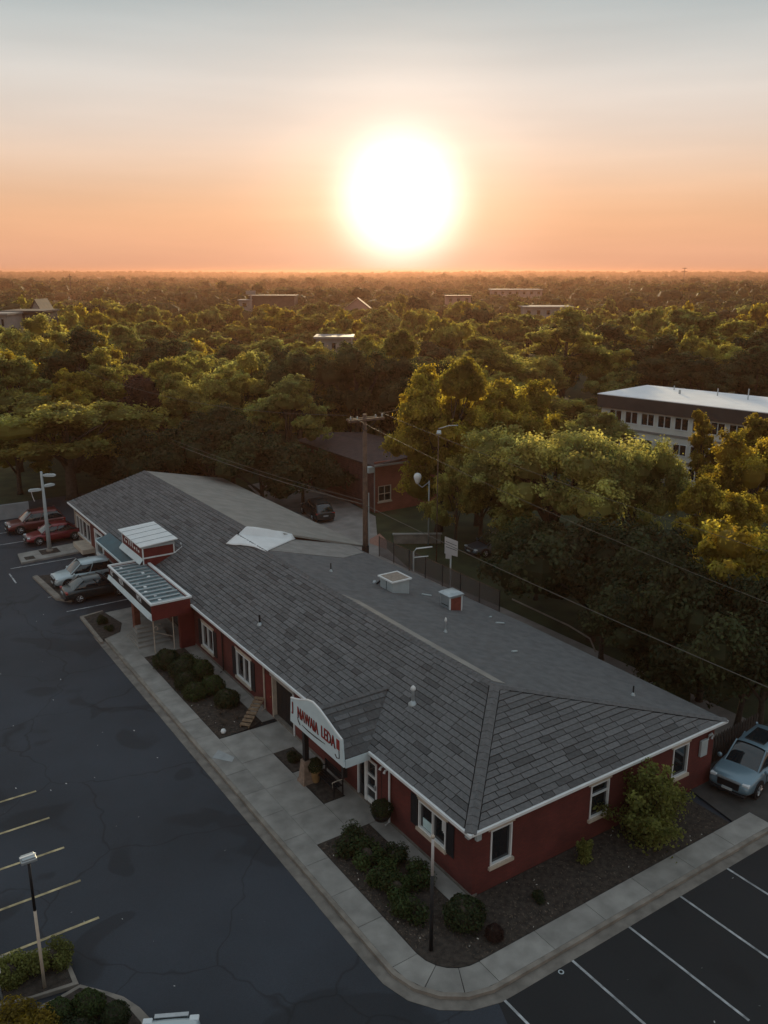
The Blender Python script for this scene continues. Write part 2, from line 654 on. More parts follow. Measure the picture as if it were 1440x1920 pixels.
def terrain_z(x, y):
    r = math.hypot(x - CAM.x, y - CAM.y)
    t = min(1.0, max(0.0, (r - 380) / 2300))
    t = t * t * (3 - 2 * t)
    t2 = min(1.0, max(0.0, (r - 2000) / 1500))
    ridge = t2 * (7.6 + 1.6 * math.sin(x * .0021 - y * .0016) + 1.1 * math.sin(x * .0057 + y * .002 + 1) + .6 * math.sin(x * .013 - y * .009))
    return -.15 + ridge + (t * (-2.6 + 2.0 * hnoise(x, y)) * (1 - .7 * t2) + min(1.0, max(0.0, (r - 350) / 500)) * 1.8 * math.sin(r * .0095 + 1.4 * math.sin(x * .0045) + .8 * math.sin(y * .006)))


def build_terrain():
    mb = MB()
    NA = 120
    radii = [0] + list(np.geomspace(12, 5000, 46))
    vs = [(CAM.x, CAM.y, -.15)]
    for r in radii[1:]:
        for k in range(NA):
            a = 2 * math.pi * k / NA
            x, y = CAM.x + r * math.sin(a), CAM.y + r * math.cos(a)
            vs.append((x, y, terrain_z(x, y)))
    fs = [(0, 1 + (k + 1) % NA, 1 + k) for k in range(NA)]
    for i in range(len(radii) - 2):
        b0, b1 = 1 + i * NA, 1 + (i + 1) * NA
        for k in range(NA):
            k2 = (k + 1) % NA
            fs.append((b0 + k, b0 + k2, b1 + k2, b1 + k))
    mb.add(vs, fs)
    return mb.build('terrain', M_LAWN, smooth=True, kind='structure')


build_terrain()
ZL = -.13                                             # parking lot level; walks and floor stand at 0


def sheet(name, pts, z, m, **k):
    return MB().add([(p[0], p[1], z) for p in pts], [tuple(range(len(pts)))]).build(name, m, kind='structure', **k)


sheet('parking_lot', [(-60, -45), (45, -45), (45, -3.3), (13.9, -3.3), (13.9, 66), (-60, 66)], ZL, M_ASPH)
sheet('side_parking_lot', [(-1.9, -3.35), (-3.0, -6.2), (-4.4, -45), (44, -45), (44, -3.35)], ZL + .004, M_ASPH2)
sheet('service_alley', [(14.0, -2.4), (19.4, -2.4), (19.0, 20), (18.4, 30), (20.3, 37), (24.0, 43), (26, 62), (19.4, 60), (16.2, 44), (14.0, 40)], ZL + .006, M_ROADALLEY)
sheet('driveway', [(11.3, -3.2), (20, -3.2), (20, 1.5), (13.9, 1.5), (11.9, .2)], -.055, mat('driveway_asphalt', (.06, .056, .052), .85, .2, 1.5, .3, 30))
sheet('alley_brick_patch', [P(685, 1015, -.1)[:2], P(712, 1000, -.1)[:2], P(725, 1012, -.1)[:2], P(725, 1030, -.1)[:2]], ZL + .012, mat('pink_pavers', (.32, .17, .13), .9, .2, 8))

# walk along the facade, round the corner and along the near side
CX, CY, RI, WW = -1.72, -1.02, 1.36, .96              # corner centre, inner radius, walk width
ARC = RI * math.pi / 2


def walk_pt(s, t):
    """s runs from the corner's facade end (negative = up the facade) ; t outward from the inner edge"""
    if s < 0:
        return (CX - RI - t, CY - s)
    if s < ARC:
        a = s / RI
        return (CX - (RI + t) * math.cos(a), CY - (RI + t) * math.sin(a))
    return (CX + (s - ARC), CY - RI - t)


def walk_piece(s0, s1, t0, t1, z0, z1, n=None):
    n = n or max(1, int(abs(s1 - s0) / .35)) if (s1 > 0 and s0 < ARC) else 1
    ss = [s0 + (s1 - s0) * i / n for i in range(n + 1)]
    return MB().prism([walk_pt(s, t1) for s in ss] + [walk_pt(s, t0) for s in reversed(ss)], z0, z1)


walk = empty('sidewalk', (0, 0, 0))
tag(walk, kind='structure')
cuts = [-31.2]
while cuts[-1] < -.2:
    cuts.append(cuts[-1] + random.choice((1.75, 1.9, 2.05, 1.8)))
cuts[-1] = 0.02
cuts += [ARC * .36, ARC * .70, ARC + .1]
while cuts[-1] < ARC + 12.6:
    cuts.append(cuts[-1] + 2.35)
for s0, s1 in zip(cuts, cuts[1:]):
    dz = random.uniform(-.006, .006)
    walk_piece(s0 + .009, s1 - .009, 0, WW, -.12, dz).build('slab', M_CONC, walk)
kerb = walk_piece(-31.2, ARC + 22, WW + .008, WW + .17, -.30, -.002, 120).build('kerb', M_CURB, kind='structure')
walk_piece(-31.2, ARC + 22, WW + .175, WW + .56, -.30, ZL + .012, 120).build('gutter_pan', mat('gutter_concrete', (.185, .165, .145), .9, .25, 2.2, .2, 30), kind='structure')
sheet('walk_bedding', [walk_pt(-31.2, 0), walk_pt(-31.2, WW)] + [walk_pt(s, WW) for s in np.linspace(-.01, ARC + .01, 12)] + [walk_pt(ARC + 13, WW), walk_pt(ARC + 13, 0)] + [walk_pt(s, 0) for s in np.linspace(ARC + .01, -.01, 12)], -.05, M_DECK)

# entry paving, path by the wall, porch floor
XI = CX - RI                                          # inner edge of the walk = -3.08
pav = empty('entry_paving', (0, 0, 0))
tag(pav, kind='structure')
slabs = [(XI, -1.55, 5.5, 7.62), (-1.55, -.02, 5.5, 7.62), (XI, -1.55, 7.62, 9.9), (XI, -1.55, 9.9, 12.25), (-1.55, -.02, 12.25, 14.75), (XI, -1.55, 12.25, 14.75),
         (-.52, -.02, 7.62, 10.1), (-.52, -.02, 10.1, 12.25), (-1.55, -.52, 9.75, 10.35)]
slabs += [(-.72, -.02, y, min(y + 2.3, 5.48)) for y in (0.02, 2.3, 4.58) if y < 5.4]
slabs += [(-.72, -.02, y, min(y + 2.6, 25.4)) for y in (15.1, 17.7, 20.3, 22.9)]
slabs += [(XI, -1.9, 25.4, 27.2), (XI, -1.9, 27.2, 29.2), (-1.9, -.02, 25.4, 29.2), (XI, -1.5, 29.2, 31.3), (-1.5, -.02, 29.2, 31.3), (XI, -.02, 31.3, 33.3)]
for (x0, x1, y0, y1) in slabs:
    MB().box(x0 + .008, x1 - .008, y0 + .008, y1 - .008, -.12, random.uniform(-.008, .004)).build('slab', M_CONC, pav)
MB().box(XI + .02, -.02, 5.5, 33.3, -.12, -.03).build('paving_bedding', M_DECK, kind='structure')
# worn patch and the pale repair
sheet('pale_repair_patch', [(-4.0, 13.4), (-3.4, 12.6), (-3.15, 12.9), (-3.5, 13.9)], .012, mat('pale_patch', (.33, .34, .34), .8, .1, 3))

# beds
sheet('front_bed', [(XI + .01, 5.48), (-.73, 5.48), (-.73, .0), (-.05, .0), (-.05, -.02), (11.2, -.02), (11.2, CY - RI + .01), (CX, CY - RI + .01)] +
      [walk_pt(s, -.01) for s in np.linspace(ARC - .05, 0, 10)], .014, M_MULCH)
sheet('shrub_bed', [(XI + .01, 25.35), (-.73, 25.35), (-.73, 15.2), (-1.4, 14.85), (-2.2, 14.8), (XI + .01, 14.75)], .014, M_MULCH)
for i, (x0, x1, y0, y1) in enumerate([(-1.53, -.54, 10.37, 12.23), (-1.53, -.54, 7.64, 9.73)]):
    sheet('entry_bed', [(x0, y0), (x1, y0), (x1, y1), (x0, y1)], .010, M_MULCH)
sheet('corner_bed', [(-4.35, 29.1), (-3.1, 29.7), (-2.6, 31.0), (-3.0, 33.4), (-4.3, 33.0)], .014, M_MULCH)
MB().prism([(-4.55, 28.8), (-4.36, 28.8), (-4.3, 33.3), (-3.0, 33.6), (-3.0, 33.75), (-4.5, 33.5)], -.2, .02).build('kerb_end', M_CURB, kind='structure')


def chips(name, n, sampler, s0, s1, m, z=.02, **k):
    mb = MB()
    for _ in range(n):
        x, y = sampler()
        s = random.uniform(s0, s1)
        a = random.uniform(0, 6.28)
        c, d = math.cos(a) * s, math.sin(a) * s
        h = z + random.uniform(0, .02)
        mb.add([(x - c, y - d, z), (x + d * .5, y - c * .5, h + .01), (x + c, y + d, h + .015), (x - d * .5, y + c * .5, z)], [(0, 1, 2, 3)])
    return mb.build(name, m, kind='stuff', **k)


chips('wood_chips', 5000, lambda: random.choice([(random.uniform(XI + .03, -.76), random.uniform(-.9, 5.4)), (random.uniform(-1.7, 11), random.uniform(-2.3, -.1)),
      (random.uniform(XI + .03, -.76), random.uniform(14.9, 25.3))]), .02, .055, mat('chip_wood', (.10, .078, .06), .95, .5, 9),
      label='scattered brown wood chips lying on the planting beds', cat='mulch')
chips('pale_stones', 70, lambda: random.choice([(random.uniform(XI + .03, -.76), random.uniform(-.9, 5.4)), (random.uniform(-1.7, 11), random.uniform(-2.3, -.1)),
      (random.uniform(XI + .03, -.76), random.uniform(14.9, 25.3))]), .025, .05, mat('chip_pale', (.5, .47, .42), .9, .2, 9), z=.035,
      label='few pale stone chips lying on the planting beds', cat='stones')
chips('asphalt_litter', 60, lambda: (random.uniform(-17, 14), random.choice([random.uniform(-9, -3.8), random.uniform(0, 30)])) if random.random() < .4 else (random.uniform(-14, -5), random.uniform(0, 40)),
      .02, .045, mat('litter', (.6, .6, .58), .9, .2, 9), z=ZL + .008, label='tiny pale specks of litter on the parking lot asphalt', cat='litter')

# painted stall lines
side_starts = [(935, 1855), (1055, 1778), (1163, 1718), (1260, 1660), (1345, 1608), (1425, 1563)]
for i, (px, py) in enumerate(side_starts):
    x = -1.72 + 2.65 * i - (.02 if i else .2)
    far = i == 0
    tag(MB().box(x, x + .085, -8.4, -3.62, ZL + .005, ZL + .010).build('stall_line', M_LINE, kind='structure'))
for i in range(5):
    y = 6.32 + 2.235 * i
    tag(MB().box(-15.6, -11.05 - .02 * i, y, y + .11, ZL, ZL + .006).build('stall_line', M_LINEY, kind='structure'))
for (x0, x1, y) in [(-4.9, -.5, 35.1), (-5.3, -.6, 38.4), (-6.2, -1.5, 46.0), (-6.6, -1.6, 52.6), (-6.6, -1.6, 56.0)]:
    MB().box(x0, x1, y, y + .1, ZL, ZL + .006).build('stall_line', M_LINE, kind='structure')
for (y0, y1) in [(42.6, 44.9), (53.0, 55.6)]:
    MB().box(-6.55, -6.45, y0, y1, ZL, ZL + .006).build('stall_line', M_LINE, kind='structure')
# kerb island by the parked cars and the far island with the lamp
MB().prism([(-5.3, 43.0), (-4.95, 43.1), (-4.6, 38.0), (-3.9, 36.9), (-4.2, 36.6), (-5.0, 37.6)], -.2, .02).build('kerb_island', M_CURB, kind='structure')
sheet('kerb_island_soil', [(-4.94, 43.0), (-3.4, 42.6), (-3.3, 38.2), (-3.9, 37.0), (-4.6, 38.0)], -.02, M_MULCH)
isl = MB().prism([(-5.1, 49.0), (-5.3, 46.6), (-.3, 47.0), (-.3, 49.5)], -.2, .03).build('lamp_island', M_CONC, kind='structure', bevel=.03)
MB().box(-3.6, -2.2, 47.6, 48.9, .0, .038).build('lamp_island_patch', M_MULCH, kind='structure')
MB().box(-4.9, -4.2, 47.0, 47.8, .0, .037).build('lamp_island_patch', M_MULCH, kind='structure')


# ------------------------------------------------------------------ the brick building
EZ, EX0, EY0, EX1, EY1 = 2.85, -.36, -.26, 13.47, 51.8
RZ = 5.12
AP = Vector((4.40, 4.15, RZ))                         # near hip apex
KX = 5.05
KZ = EZ + (KX - EX0) * (RZ - EZ) / (4.40 - EX0)       # far ridge stands higher on the same front slope
K0, K1 = Vector((KX, 28.9, KZ)), Vector((KX, 48.3, KZ))
bld = empty('shop_building', (0, 0, 0), 0, 'long low red brick shop building with a grey shingled hip roof', 'building')
holes_front = [(22.6, 24.2, .48, 1.86), (17.75, 19.5, .5, 1.95), (13.1, 15.3, 0, 2.15), (6.0, 7.45, 0, 2.12), (1.5, 3.15, 1.0, 2.15),
               (46.9, 51.0, .45, 1.98), (43.4, 45.6, 0, 2.1), (26.3, 29.4, .0, 2.1)]
wall('wall', FRONT, 0, 51.3, -.15, 2.8, .25, holes_front, M_BRICK, bld)
holes_side = [(.78, 1.76, .95, 2.38), (5.7, 6.7, .93, 2.36), (10.45, 11.43, .95, 2.36)]
wall('wall', SIDE, .25, 13.1, -.15, 2.8, .25, holes_side, M_BRICK, bld)
MB().box(11.85, 12.1, .25, 51.05, -.15, 2.8).build('wall', M_BRICK, bld)
MB().box(.25, 13.1, 51.05, 51.3, -.15, 2.8).build('wall', M_BRICK, bld)
MB().box(-.04, .21, -.04, 51.3, -.149, .1).build('plinth', mat('plinth', (.17, .15, .13), .9, .2, 3), bld)
MB().box(.3, 12.8, .3, 51.0, 0, .02).build('floor', M_DECK, bld)

# roof deck (front slope, near hip, back slopes, far hip), soffit and gutters
dk = MB()
c00, c10, c01 = Vector((EX0, EY0, EZ)), Vector((EX1, EY0, EZ)), Vector((EX0, EY1, EZ))
K0b = Vector((AP.x + .02, 28.9, RZ))
dk.slab([c00, AP, K0b, K0, K1, c01][::-1], .10)
dk.slab([c00, c10, AP][::1], .10)
dk.build('roof_deck', M_DECK, bld)
be = [Vector((x, y, RZ - (x - AP.x) * (RZ - EZ) / (EX1 - AP.x))) for (x, y) in ((EX1, EY0), (13.5, 12), (12.95, 21), (12.5, 27.0), (12.6, 28.6))]
MB().slab([AP, be[0], be[1], be[2], be[3], be[4], K0b], .10).build('back_roof', M_MEMB, bld)
Zs = .05
fb = [K0 + Vector((0, 0, .02)), Vector((13.55, 28.3, EZ + Zs)), Vector((13.55, 52.5, EZ + Zs)), K1 + Vector((0, 0, .02))]
MB().slab(fb, .13).build('far_back_roof', M_MEMB2, bld)
MB().slab([c01, K1 - Vector((0, 0, .01)), Vector((13.5, 52.4, EZ))][::1], .10).build('far_hip_roof', M_MEMB2, bld)
nb = (be[0] - AP).cross(be[1] - AP).normalized()
if nb.z < 0:
    nb = -nb


def on_back(x, y, up=0.0):
    """a point on the near back slope"""
    return Vector((x, y, RZ - (x - AP.x) * (RZ - EZ) / (EX1 - AP.x) + up))


def on_front(x, y, up=0.0):
    return Vector((x, y, EZ + (x - EX0) * (RZ - EZ) / (AP.x - EX0) + up))


def on_hip(x, y, up=0.0):
    return Vector((x, y, EZ + (y - EY0) * (RZ - EZ) / (AP.y - EY0) + up))


# lighter membrane strips beside the ridge and at the step
MB().slab([on_back(4.5, 16.6, .022), on_back(4.95, 15.3, .022), on_back(5.0, 9.5, .022), on_back(5.1, 4.3, .022), on_back(4.7, 4.6, .022), on_back(4.52, 10, .022)], .02).build('ridge_membrane_strip', M_MEMB2, bld)
MB().slab([on_back(4.7, 28.85, .03), on_back(12.5, 28.5, .03), on_back(12.2, 26.3, .03), on_back(9.5, 24.4, .03), on_back(4.6, 25.0, .03)], .025).build('roof_seam_strip', mat('membrane_pale', (.25, .235, .22), .9, .15, 1.5, .3, 20), bld)
so = MB()
so.box(EX0 + .05, -.001, EY0 + .06, 51.7, 2.70, 2.745)
so.build('soffit', M_BROWN, bld)
MB().box(0.001, 13.3, EY0 + .06, -.001, 2.70, 2.744).build('soffit', M_BROWN, bld)
for (g0, g1) in ((EY0 - .075, 6.0), (10.4, 24.7), (39.97, EY1)):
    MB().box(EX0 - .075, EX0 + .04, g0, g1, 2.735, 2.865).build('gutter', M_WHITE, bld, bevel=.02)
MB().box(EX0 + .045, EX1 + .03, EY0 - .075, EY0 + .04, 2.736, 2.864).build('gutter', M_WHITE, bld, bevel=.02)

# ---- shingles
TH = .034
SH_LEN = (.55, .75, .95, 1.2)


def shingle_mesh(L, m, exp, c0=0.0, c1=0.0):
    mb = MB()
    # x along course, y up the slope; lower (butt) edge raised, sides closed
    e = .017
    a_, b_ = .018, exp - .003
    mb.add([(e, a_, TH), (L - e, a_, TH), (L - e - c1, b_, .012), (e + c0, b_, .012), (e, a_, -.004), (L - e, a_, -.004), (L - e - c1, b_, -.004), (e + c0, b_, -.004)],
           [(0, 1, 2, 3), (4, 5, 1, 0), (5, 6, 2, 1), (7, 4, 0, 3), (6, 7, 3, 2)])
    return mb


EXPO = .25
SHM = {}
for li, L_ in enumerate(SH_LEN):
    for ti, m_ in enumerate(M_SHING):
        SHM[li, ti] = shingle_mesh(L_, m_, EXPO).mesh('shingle', m_)
sh_list = []                                          # (matrix, length index, tone, x-scale)


def lay_course(origin, along, up, total, cut0=0.0, cut1=0.0):
    a, u = along.normalized(), up.normalized()
    n = a.cross(u)
    s = 0.0
    while s < total - .02:
        L_ = SH_LEN[random.choice((0, 1, 1, 2, 2, 3))] * (1 if s else random.uniform(.5, 1))
        if s == 0:
            L_ = max(L_, cut0 + .25)
        if total - s - L_ < cut1 + .3:
            L_ = total - s
        t = min(4, max(0, int(random.gauss(2.6, 1.05))))
        M4 = Matrix(((a.x, u.x, n.x, 0), (a.y, u.y, n.y, 0), (a.z, u.z, n.z, 0), (0, 0, 0, 1)))
        M4.translation = origin + a * s + u * random.uniform(-.008, .008)
        c0, c1 = (cut0 if s == 0 else 0), (cut1 if s + L_ >= total - .001 else 0)
        if c0 or c1:
            sh_list.append((M4, shingle_mesh(L_, None, EXPO, c0, c1), t))
        else:
            li = min(range(4), key=lambda q: abs(SH_LEN[q] - L_))
            sh_list.append((M4 @ Matrix.Diagonal((L_ / SH_LEN[li], 1, 1, 1)), li, t))
        s += L_


LF = math.hypot(AP.x - EX0, RZ - EZ)
upF = Vector((AP.x - EX0, 0, RZ - EZ)).normalized()
nrows = int(LF / EXPO)
for r_ in range(nrows + 3):
    s = r_ * EXPO
    f = s / LF
    x = EX0 + upF.x * s
    y0 = EY0 + (AP.y - EY0) * f + .33
    cut = (AP.y - EY0) * EXPO / LF
    y1 = EY1 - (EY1 - K1.y) * s / math.hypot(KX - EX0, KZ - EZ) - .05
    if x > AP.x - .15:
        y0, cut = 28.9, 0
    if x > KX - .12:
        break
    lo = Vector((x, y1, EZ + upF.z * s + .004))
    if .2 < x < .2 + 99 and False:
        continue
    lay_course(lo, Vector((0, -1, 0)), upF, y1 - y0, 0, cut)
upH = Vector((0, AP.y - EY0, RZ - EZ)).normalized()
LH = math.hypot(AP.y - EY0, RZ - EZ)
for r_ in range(int(LH / EXPO)):
    s = r_ * EXPO
    f = s / LH
    x0 = EX0 + (AP.x - EX0) * f + .33
    x1 = EX1 + (AP.x - EX1) * f - .38
    lay_course(Vector((x0, EY0 + upH.y * s, EZ + upH.z * s + .004)), Vector((1, 0, 0)), upH, x1 - x0, (AP.x - EX0) * EXPO / LH, (EX1 - AP.x) * EXPO / LH)
# those that show largest become parts, the rest one joined part
sh_list.sort(key=lambda q: (q[0].translation - CAM).length)
field = MB()
for i, (M4, li, ti) in enumerate(sh_list):
    if i < 300:
        o = link('shingle', SHM[li, ti] if isinstance(li, int) else li.mesh('shingle', M_SHING[ti]), bld)
        o.matrix_local = M4
    elif isinstance(li, int):
        me = SHM[li, ti]
        field.add([tuple(M4 @ v.co) for v in me.vertices], [tuple(p.vertices) for p in me.polygons], ti)
    else:
        field.add([tuple(M4 @ Vector(v)) for v in li.v], li.f, ti)
fo = bpy.data.objects.new('shingle_field', bpy.data.meshes.new('shingle_field'))
fo.data.from_pydata(field.v, [], field.f)
for m_ in M_SHING:
    fo.data.materials.append(m_)
fo.data.polygons.foreach_set('material_index', field.m)
COL.objects.link(fo)
fo.parent = bld
tag(fo, kind='stuff')
# ridge and hip caps: folded pieces
cap_m = M_SHING[2]


def caps(name, p, q, side_n1, side_n2, w=.17, step=.34):
    d = (q - p)
    n = max(1, int(d.length / step))
    dd = d.normalized()
    l = dd.cross(side_n1).normalized()
    r = dd.cross(side_n2).normalized()
    if l.z > 0: l = -l
    if r.z > 0: r = -r
    mb = MB()
    up = Vector((0, 0, 1))
    for i in range(n):
        a, b = p + d * (i / n), p + d * ((i + 1.12) / n)
        mb.add([a + l * w + up * .045, a + up * .075, a + r * w + up * .045, b + l * w + up * .03, b + up * .05, b + r * w + up * .03], [(0, 1, 4, 3), (1, 2, 5, 4), (0, 3, 5, 2), (0, 2, 1), (3, 4, 5)])
    return mb.build(name, cap_m, bld, kind='stuff')


nF = upF.cross(Vector((0, 1, 0)))
nF = nF if nF.z > 0 else -nF
nH = Vector((1, 0, 0)).cross(upH)
nH = nH if nH.z > 0 else -nH
caps('hip_cap', c00 + Vector((0, 0, .01)), AP, nF, nH, .22)
caps('hip_cap', c10 + Vector((0, 0, .01)), AP, nH, nb, .16)
caps('ridge_cap', AP, Vector((AP.x, 28.85, RZ)), nF, nb, .15)
caps('ridge_cap', K0, K1, nF, nb, .15)

# ---- facade openings
window(bld, FRONT, 22.6, 24.2, .48, 1.86, vb=(23.4,), shutters=2)
window(bld, FRONT, 17.75, 19.5, .5, 1.95, vb=(18.6,), shutters=2, curtain=True)
w3 = window(bld, FRONT, 1.5, 3.15, 1.0, 2.15, vb=(2.3,), shutters=2, curtain=False)
MB().pbox(FRONT, 2.38, 2.95, 1.1, 1.48, -.058, -.04).build('window_card', mat('pale_card', (.5, .66, .68), .6, .1, 3), w3)
k = MB()
for i in range(3):
    k.pbox(FRONT, 1.62 + i * .07, 1.66 + i * .07, 1.5 + i * .05, 2.05, -.058, -.04)
k.build('curtain', M_WHITE, w3)
window(bld, FRONT, 46.9, 51.0, .45, 1.98, vb=(48.0, 49.2, 50.1), sill=M_CREAM)
window(bld, SIDE, .78, 1.76, .95, 2.38)
window(bld, SIDE, 5.7, 6.7, .93, 2.36, hb=(1.9,))
window(bld, SIDE, 10.45, 11.43, .95, 2.36)
# glazed entry door right of the sign
k = MB()
frame_bars(k, FRONT, 6.0, 6.82, 0.0, 2.12, .09, -.1, .04, (), (.82, 1.4))
dr = k.build('door', M_WHITE, bld)
MB().pbox(FRONT, 6.08, 6.75, .35, 2.05, -.07, -.04).build('pane', M_GLASS, dr)
MB().pbox(FRONT, 6.08, 6.75, .09, .348, -.06, .01).build('kick_panel', M_WHITE, dr)
MB().pbox(FRONT, 6.02, 6.10, .95, 1.15, .041, .10).build('handle', M_METAL, dr)
k = MB()
frame_bars(k, FRONT, 6.84, 7.45, 0.0, 2.12, .06, -.1, .035)
sl = k.build('sidelight', M_WHITE, bld)
MB().pbox(FRONT, 6.88, 7.4, .1, 2.05, -.07, -.04).build('pane', M_GLASS, sl)
# dark garage-like opening with a red door beside it
MB().pbox(FRONT, 13.0, 15.45, 2.16, 2.5, .004, .06).build('header_board', mat('header_tan', (.33, .30, .27), .7, .1, 2), bld)
k = MB()
for i in range(4):
    k.pbox(FRONT, 13.16 + i * .52, 13.66 + i * .52, .03, 2.14, -.22, -.17)
k.build('shop_door', M_BLACK, bld)
MB().pbox(FRONT, 15.2, 15.28, 0, 2.15, -.2, .05).build('door_jamb', M_CREAM, bld)
MB().pbox(FRONT, 13.02, 13.1, 0, 2.15, -.2, .05).build('door_jamb', M_WHITE, bld)
MB().pbox(FRONT, 15.33, 15.95, 0.03, 2.1, .004, .05).build('door', M_RED, bld)
k = MB()
k.tube([FRONT(15.42, 1.0, .05), FRONT(15.42, 1.0, .1)], .035)
k.build('door_knob', mat('brass', (.5, .33, .1), .3, .1, 3, metal=.8), bld)
# far door with white surround
k = MB()
frame_bars(k, FRONT, 43.4, 45.6, 0, 2.1, .22, -.1, .06)
d2 = k.build('door', M_WHITE, bld)
MB().pbox(FRONT, 43.6, 45.4, .0, 1.9, -.12, -.08).build('pane', M_GLASS, d2)
k = MB()
frame_bars(k, FRONT, 26.3, 29.4, 0, 2.1, .09, -.1, .04, (27.8,))
d3 = k.build('door', M_BROWN, bld)
MB().pbox(FRONT, 26.4, 29.3, .1, 2.0, -.08, -.05).build('pane', M_GLASS, d3)
MB().pbox(FRONT, 45.9, 48.6, .02, .40, .01, 1.0).build('window_bench', M_CREAM, bld, bevel=.03)
# downpipes
for (y, m_) in [(5.0, M_WHITE), (25.7, M_CREAM), (21.15, M_BLACK), (16.05, M_CREAM), (52.0 - 1.0, M_CREAM)]:
    k = MB()
    k.tube([FRONT(y, 2.7, .3), FRONT(y, 2.55, .09), FRONT(y, .12, .09), FRONT(y, .04, .28)], .042, 8)
    k.build('downpipe', m_, bld)
# corner flood lamps, meter box, brick-corner lights
for pl_, a in ((FRONT, .18), (SIDE, .14)):
    k = MB()
    k.pbox(pl_, a - .11, a + .11, 2.32, 2.58, .01, .16)
    k.build('corner_speaker', M_GREY, bld, bevel=.03)
k = MB()
k.pbox(SIDE, 12.12, 12.55, 1.45, 2.2, .01, .14)
mt = k.build('meter_box', M_GREY, bld, bevel=.03)
MB().tube([SIDE(12.55, 2.15, .1), SIDE(12.62, 2.32, .1), SIDE(12.78, 2.36, .1), SIDE(12.86, 2.25, .1), SIDE(12.8, 2.1, .1)], .05).build('conduit', M_GREY, mt)
for a in (5.35, 5.05):
    MB().tube([FRONT(a + .2, 2.3, 0), FRONT(a + .2, 2.28, .12), FRONT(a + .2, 2.18, .17)], [.03, .04, .06]).build('wall_lamp', M_WHITE, bld)

# ---- entry gable with the sign
XS = -1.46
por = MB()
pk = Vector((XS, 8.15, 4.05))
rb = Vector((.95 + 1.0, 8.15, 4.05))                  # ridge runs back into the main slope
eL, eR = 10.35, 6.05
ze = 2.80
for (ye, sgn) in ((eL, 1), (eR, -1)):
    bk = Vector((-.30, ye, ze + .03))
    ft = Vector((XS, ye, ze))
    q = [pk, rb, bk, ft]
    por.slab(q if sgn < 0 else q[::-1], .08)
pr = por.build('entry_gable_roof', M_SHING[0], bld)
n_rows = 6
for (ye, sgn) in ((eR, -1), (eL, 1)):
    dn = Vector((0, ye - 8.15, ze - 4.05))
    LL = dn.length
    for r_ in range(n_rows):
        f0 = (r_ + 1) / n_rows
        yy = 8.15 + (ye - 8.15) * f0
        zz = 4.05 + (ze - 4.05) * f0
        xend = 1.95 + (-.30 - 1.95) * f0
        x = XS + .03
        upv = -dn.normalized()
        while x < xend - .1:
            L_ = random.choice((.4, .55, .7))
            L_ = min(L_, xend - x)
            a = Vector((1, 0, 0)) if sgn < 0 else Vector((1, 0, 0))
            n_ = a.cross(upv) if sgn < 0 else upv.cross(a)
            if n_.z < 0:
                n_ = -n_
            M4 = Matrix(((a.x, upv.x, n_.x, 0), (a.y, upv.y, n_.y, 0), (a.z, upv.z, n_.z, 0), (0, 0, 0, 1)))
            M4.translation = Vector((x, yy, zz)) + n_ * .012
            o = link('gable_shingle', SHM[1, random.choice((0, 0, 1, 1, 2))], pr)
            o.matrix_local = M4 @ Matrix.Diagonal((L_ / SH_LEN[1], .95, 1, 1))
            x += L_
caps('gable_ridge_cap', pk + Vector((.02, 0, 0)), rb, Vector((0, .5, 1)).normalized(), Vector((0, -.5, 1)).normalized(), .12, .3)
MB().box(XS + .1, -.02, 6.12, 10.28, 2.42, 2.5).build('entry_ceiling', M_BROWN, bld)
MB().box(XS + .02, -.30, 6.02, 6.10, 2.44, 2.80).build('gable_fascia', M_SIGN, bld)
MB().box(XS + .02, -.30, 10.30, 10.38, 2.44, 2.80).build('gable_fascia', M_SIGN, bld)
MB().pbox(FRONT, 7.4, 9.3, 2.0, 2.35, .004, .05).build('entry_lintel_board', M_CREAM, bld)
# column: tapered stone base, dark post
k = MB()
for (w0, w1, z0, z1) in ((.30, .26, 0, .18), (.24, .17, .18, 1.05)):
    k.add([(XS + .1 + sx * w, 9.45 + sy * w, z) for (w, z) in ((w0, z0), (w1, z1)) for (sx, sy) in ((-1, -1), (1, -1), (1, 1), (-1, 1))],
          [(3, 2, 1, 0), (4, 5, 6, 7), (0, 1, 5, 4), (1, 2, 6, 5), (2, 3, 7, 6), (3, 0, 4, 7)])
colb = k.build('column_base', mat('column_stone', (.24, .17, .13), .9, .25, 5, .4, 20), bld)
MB().box(XS + .0, XS + .2, 9.35, 9.55, 1.05, 2.45).build('column_post', M_BLACK, bld)
MB().box(XS + .0, XS + .2, 6.2, 6.34, 1.9, 2.45).build('bracket', M_BLACK, bld)

SIGNP = lambda a, b, d: Vector((XS - d, a, b))
sg = empty('shop_sign', (XS, 8.2, 2.5), 0, 'pale blue gable shaped sign with red letters over the entry', 'sign')
out = [(10.42, 2.50), (10.32, 3.62), (9.9, 3.74), (9.4, 3.92), (8.9, 4.14), (8.4, 4.26), (7.9, 4.20), (7.3, 4.02), (6.7, 3.82), (6.12, 3.66), (6.0, 2.52)]
k = MB()
n = len(out)
vs = [SIGNP(a, b, .01) - sg.location for a, b in out] + [SIGNP(a, b, .09) - sg.location for a, b in out]
k.add(vs, [tuple(range(n)), tuple(range(2 * n - 1, n - 1, -1))] + [(i, (i + 1) % n, n + (i + 1) % n, n + i) for i in range(n)])
k.build('board', M_SIGN, sg)
rim = MB()
rim.tube([SIGNP(a, b, .06) - sg.location for a, b in out[1:-1]], .045, 6)
rim.build('rim', M_WHITE, sg)
SL = lambda a, b, d: SIGNP(a, b, d) - sg.location
M_INK = mat('sign_ink', (.02, .012, .012), .6, .1, 3)
M_INKR = mat('sign_red', (.30, .035, .03), .6, .1, 3)
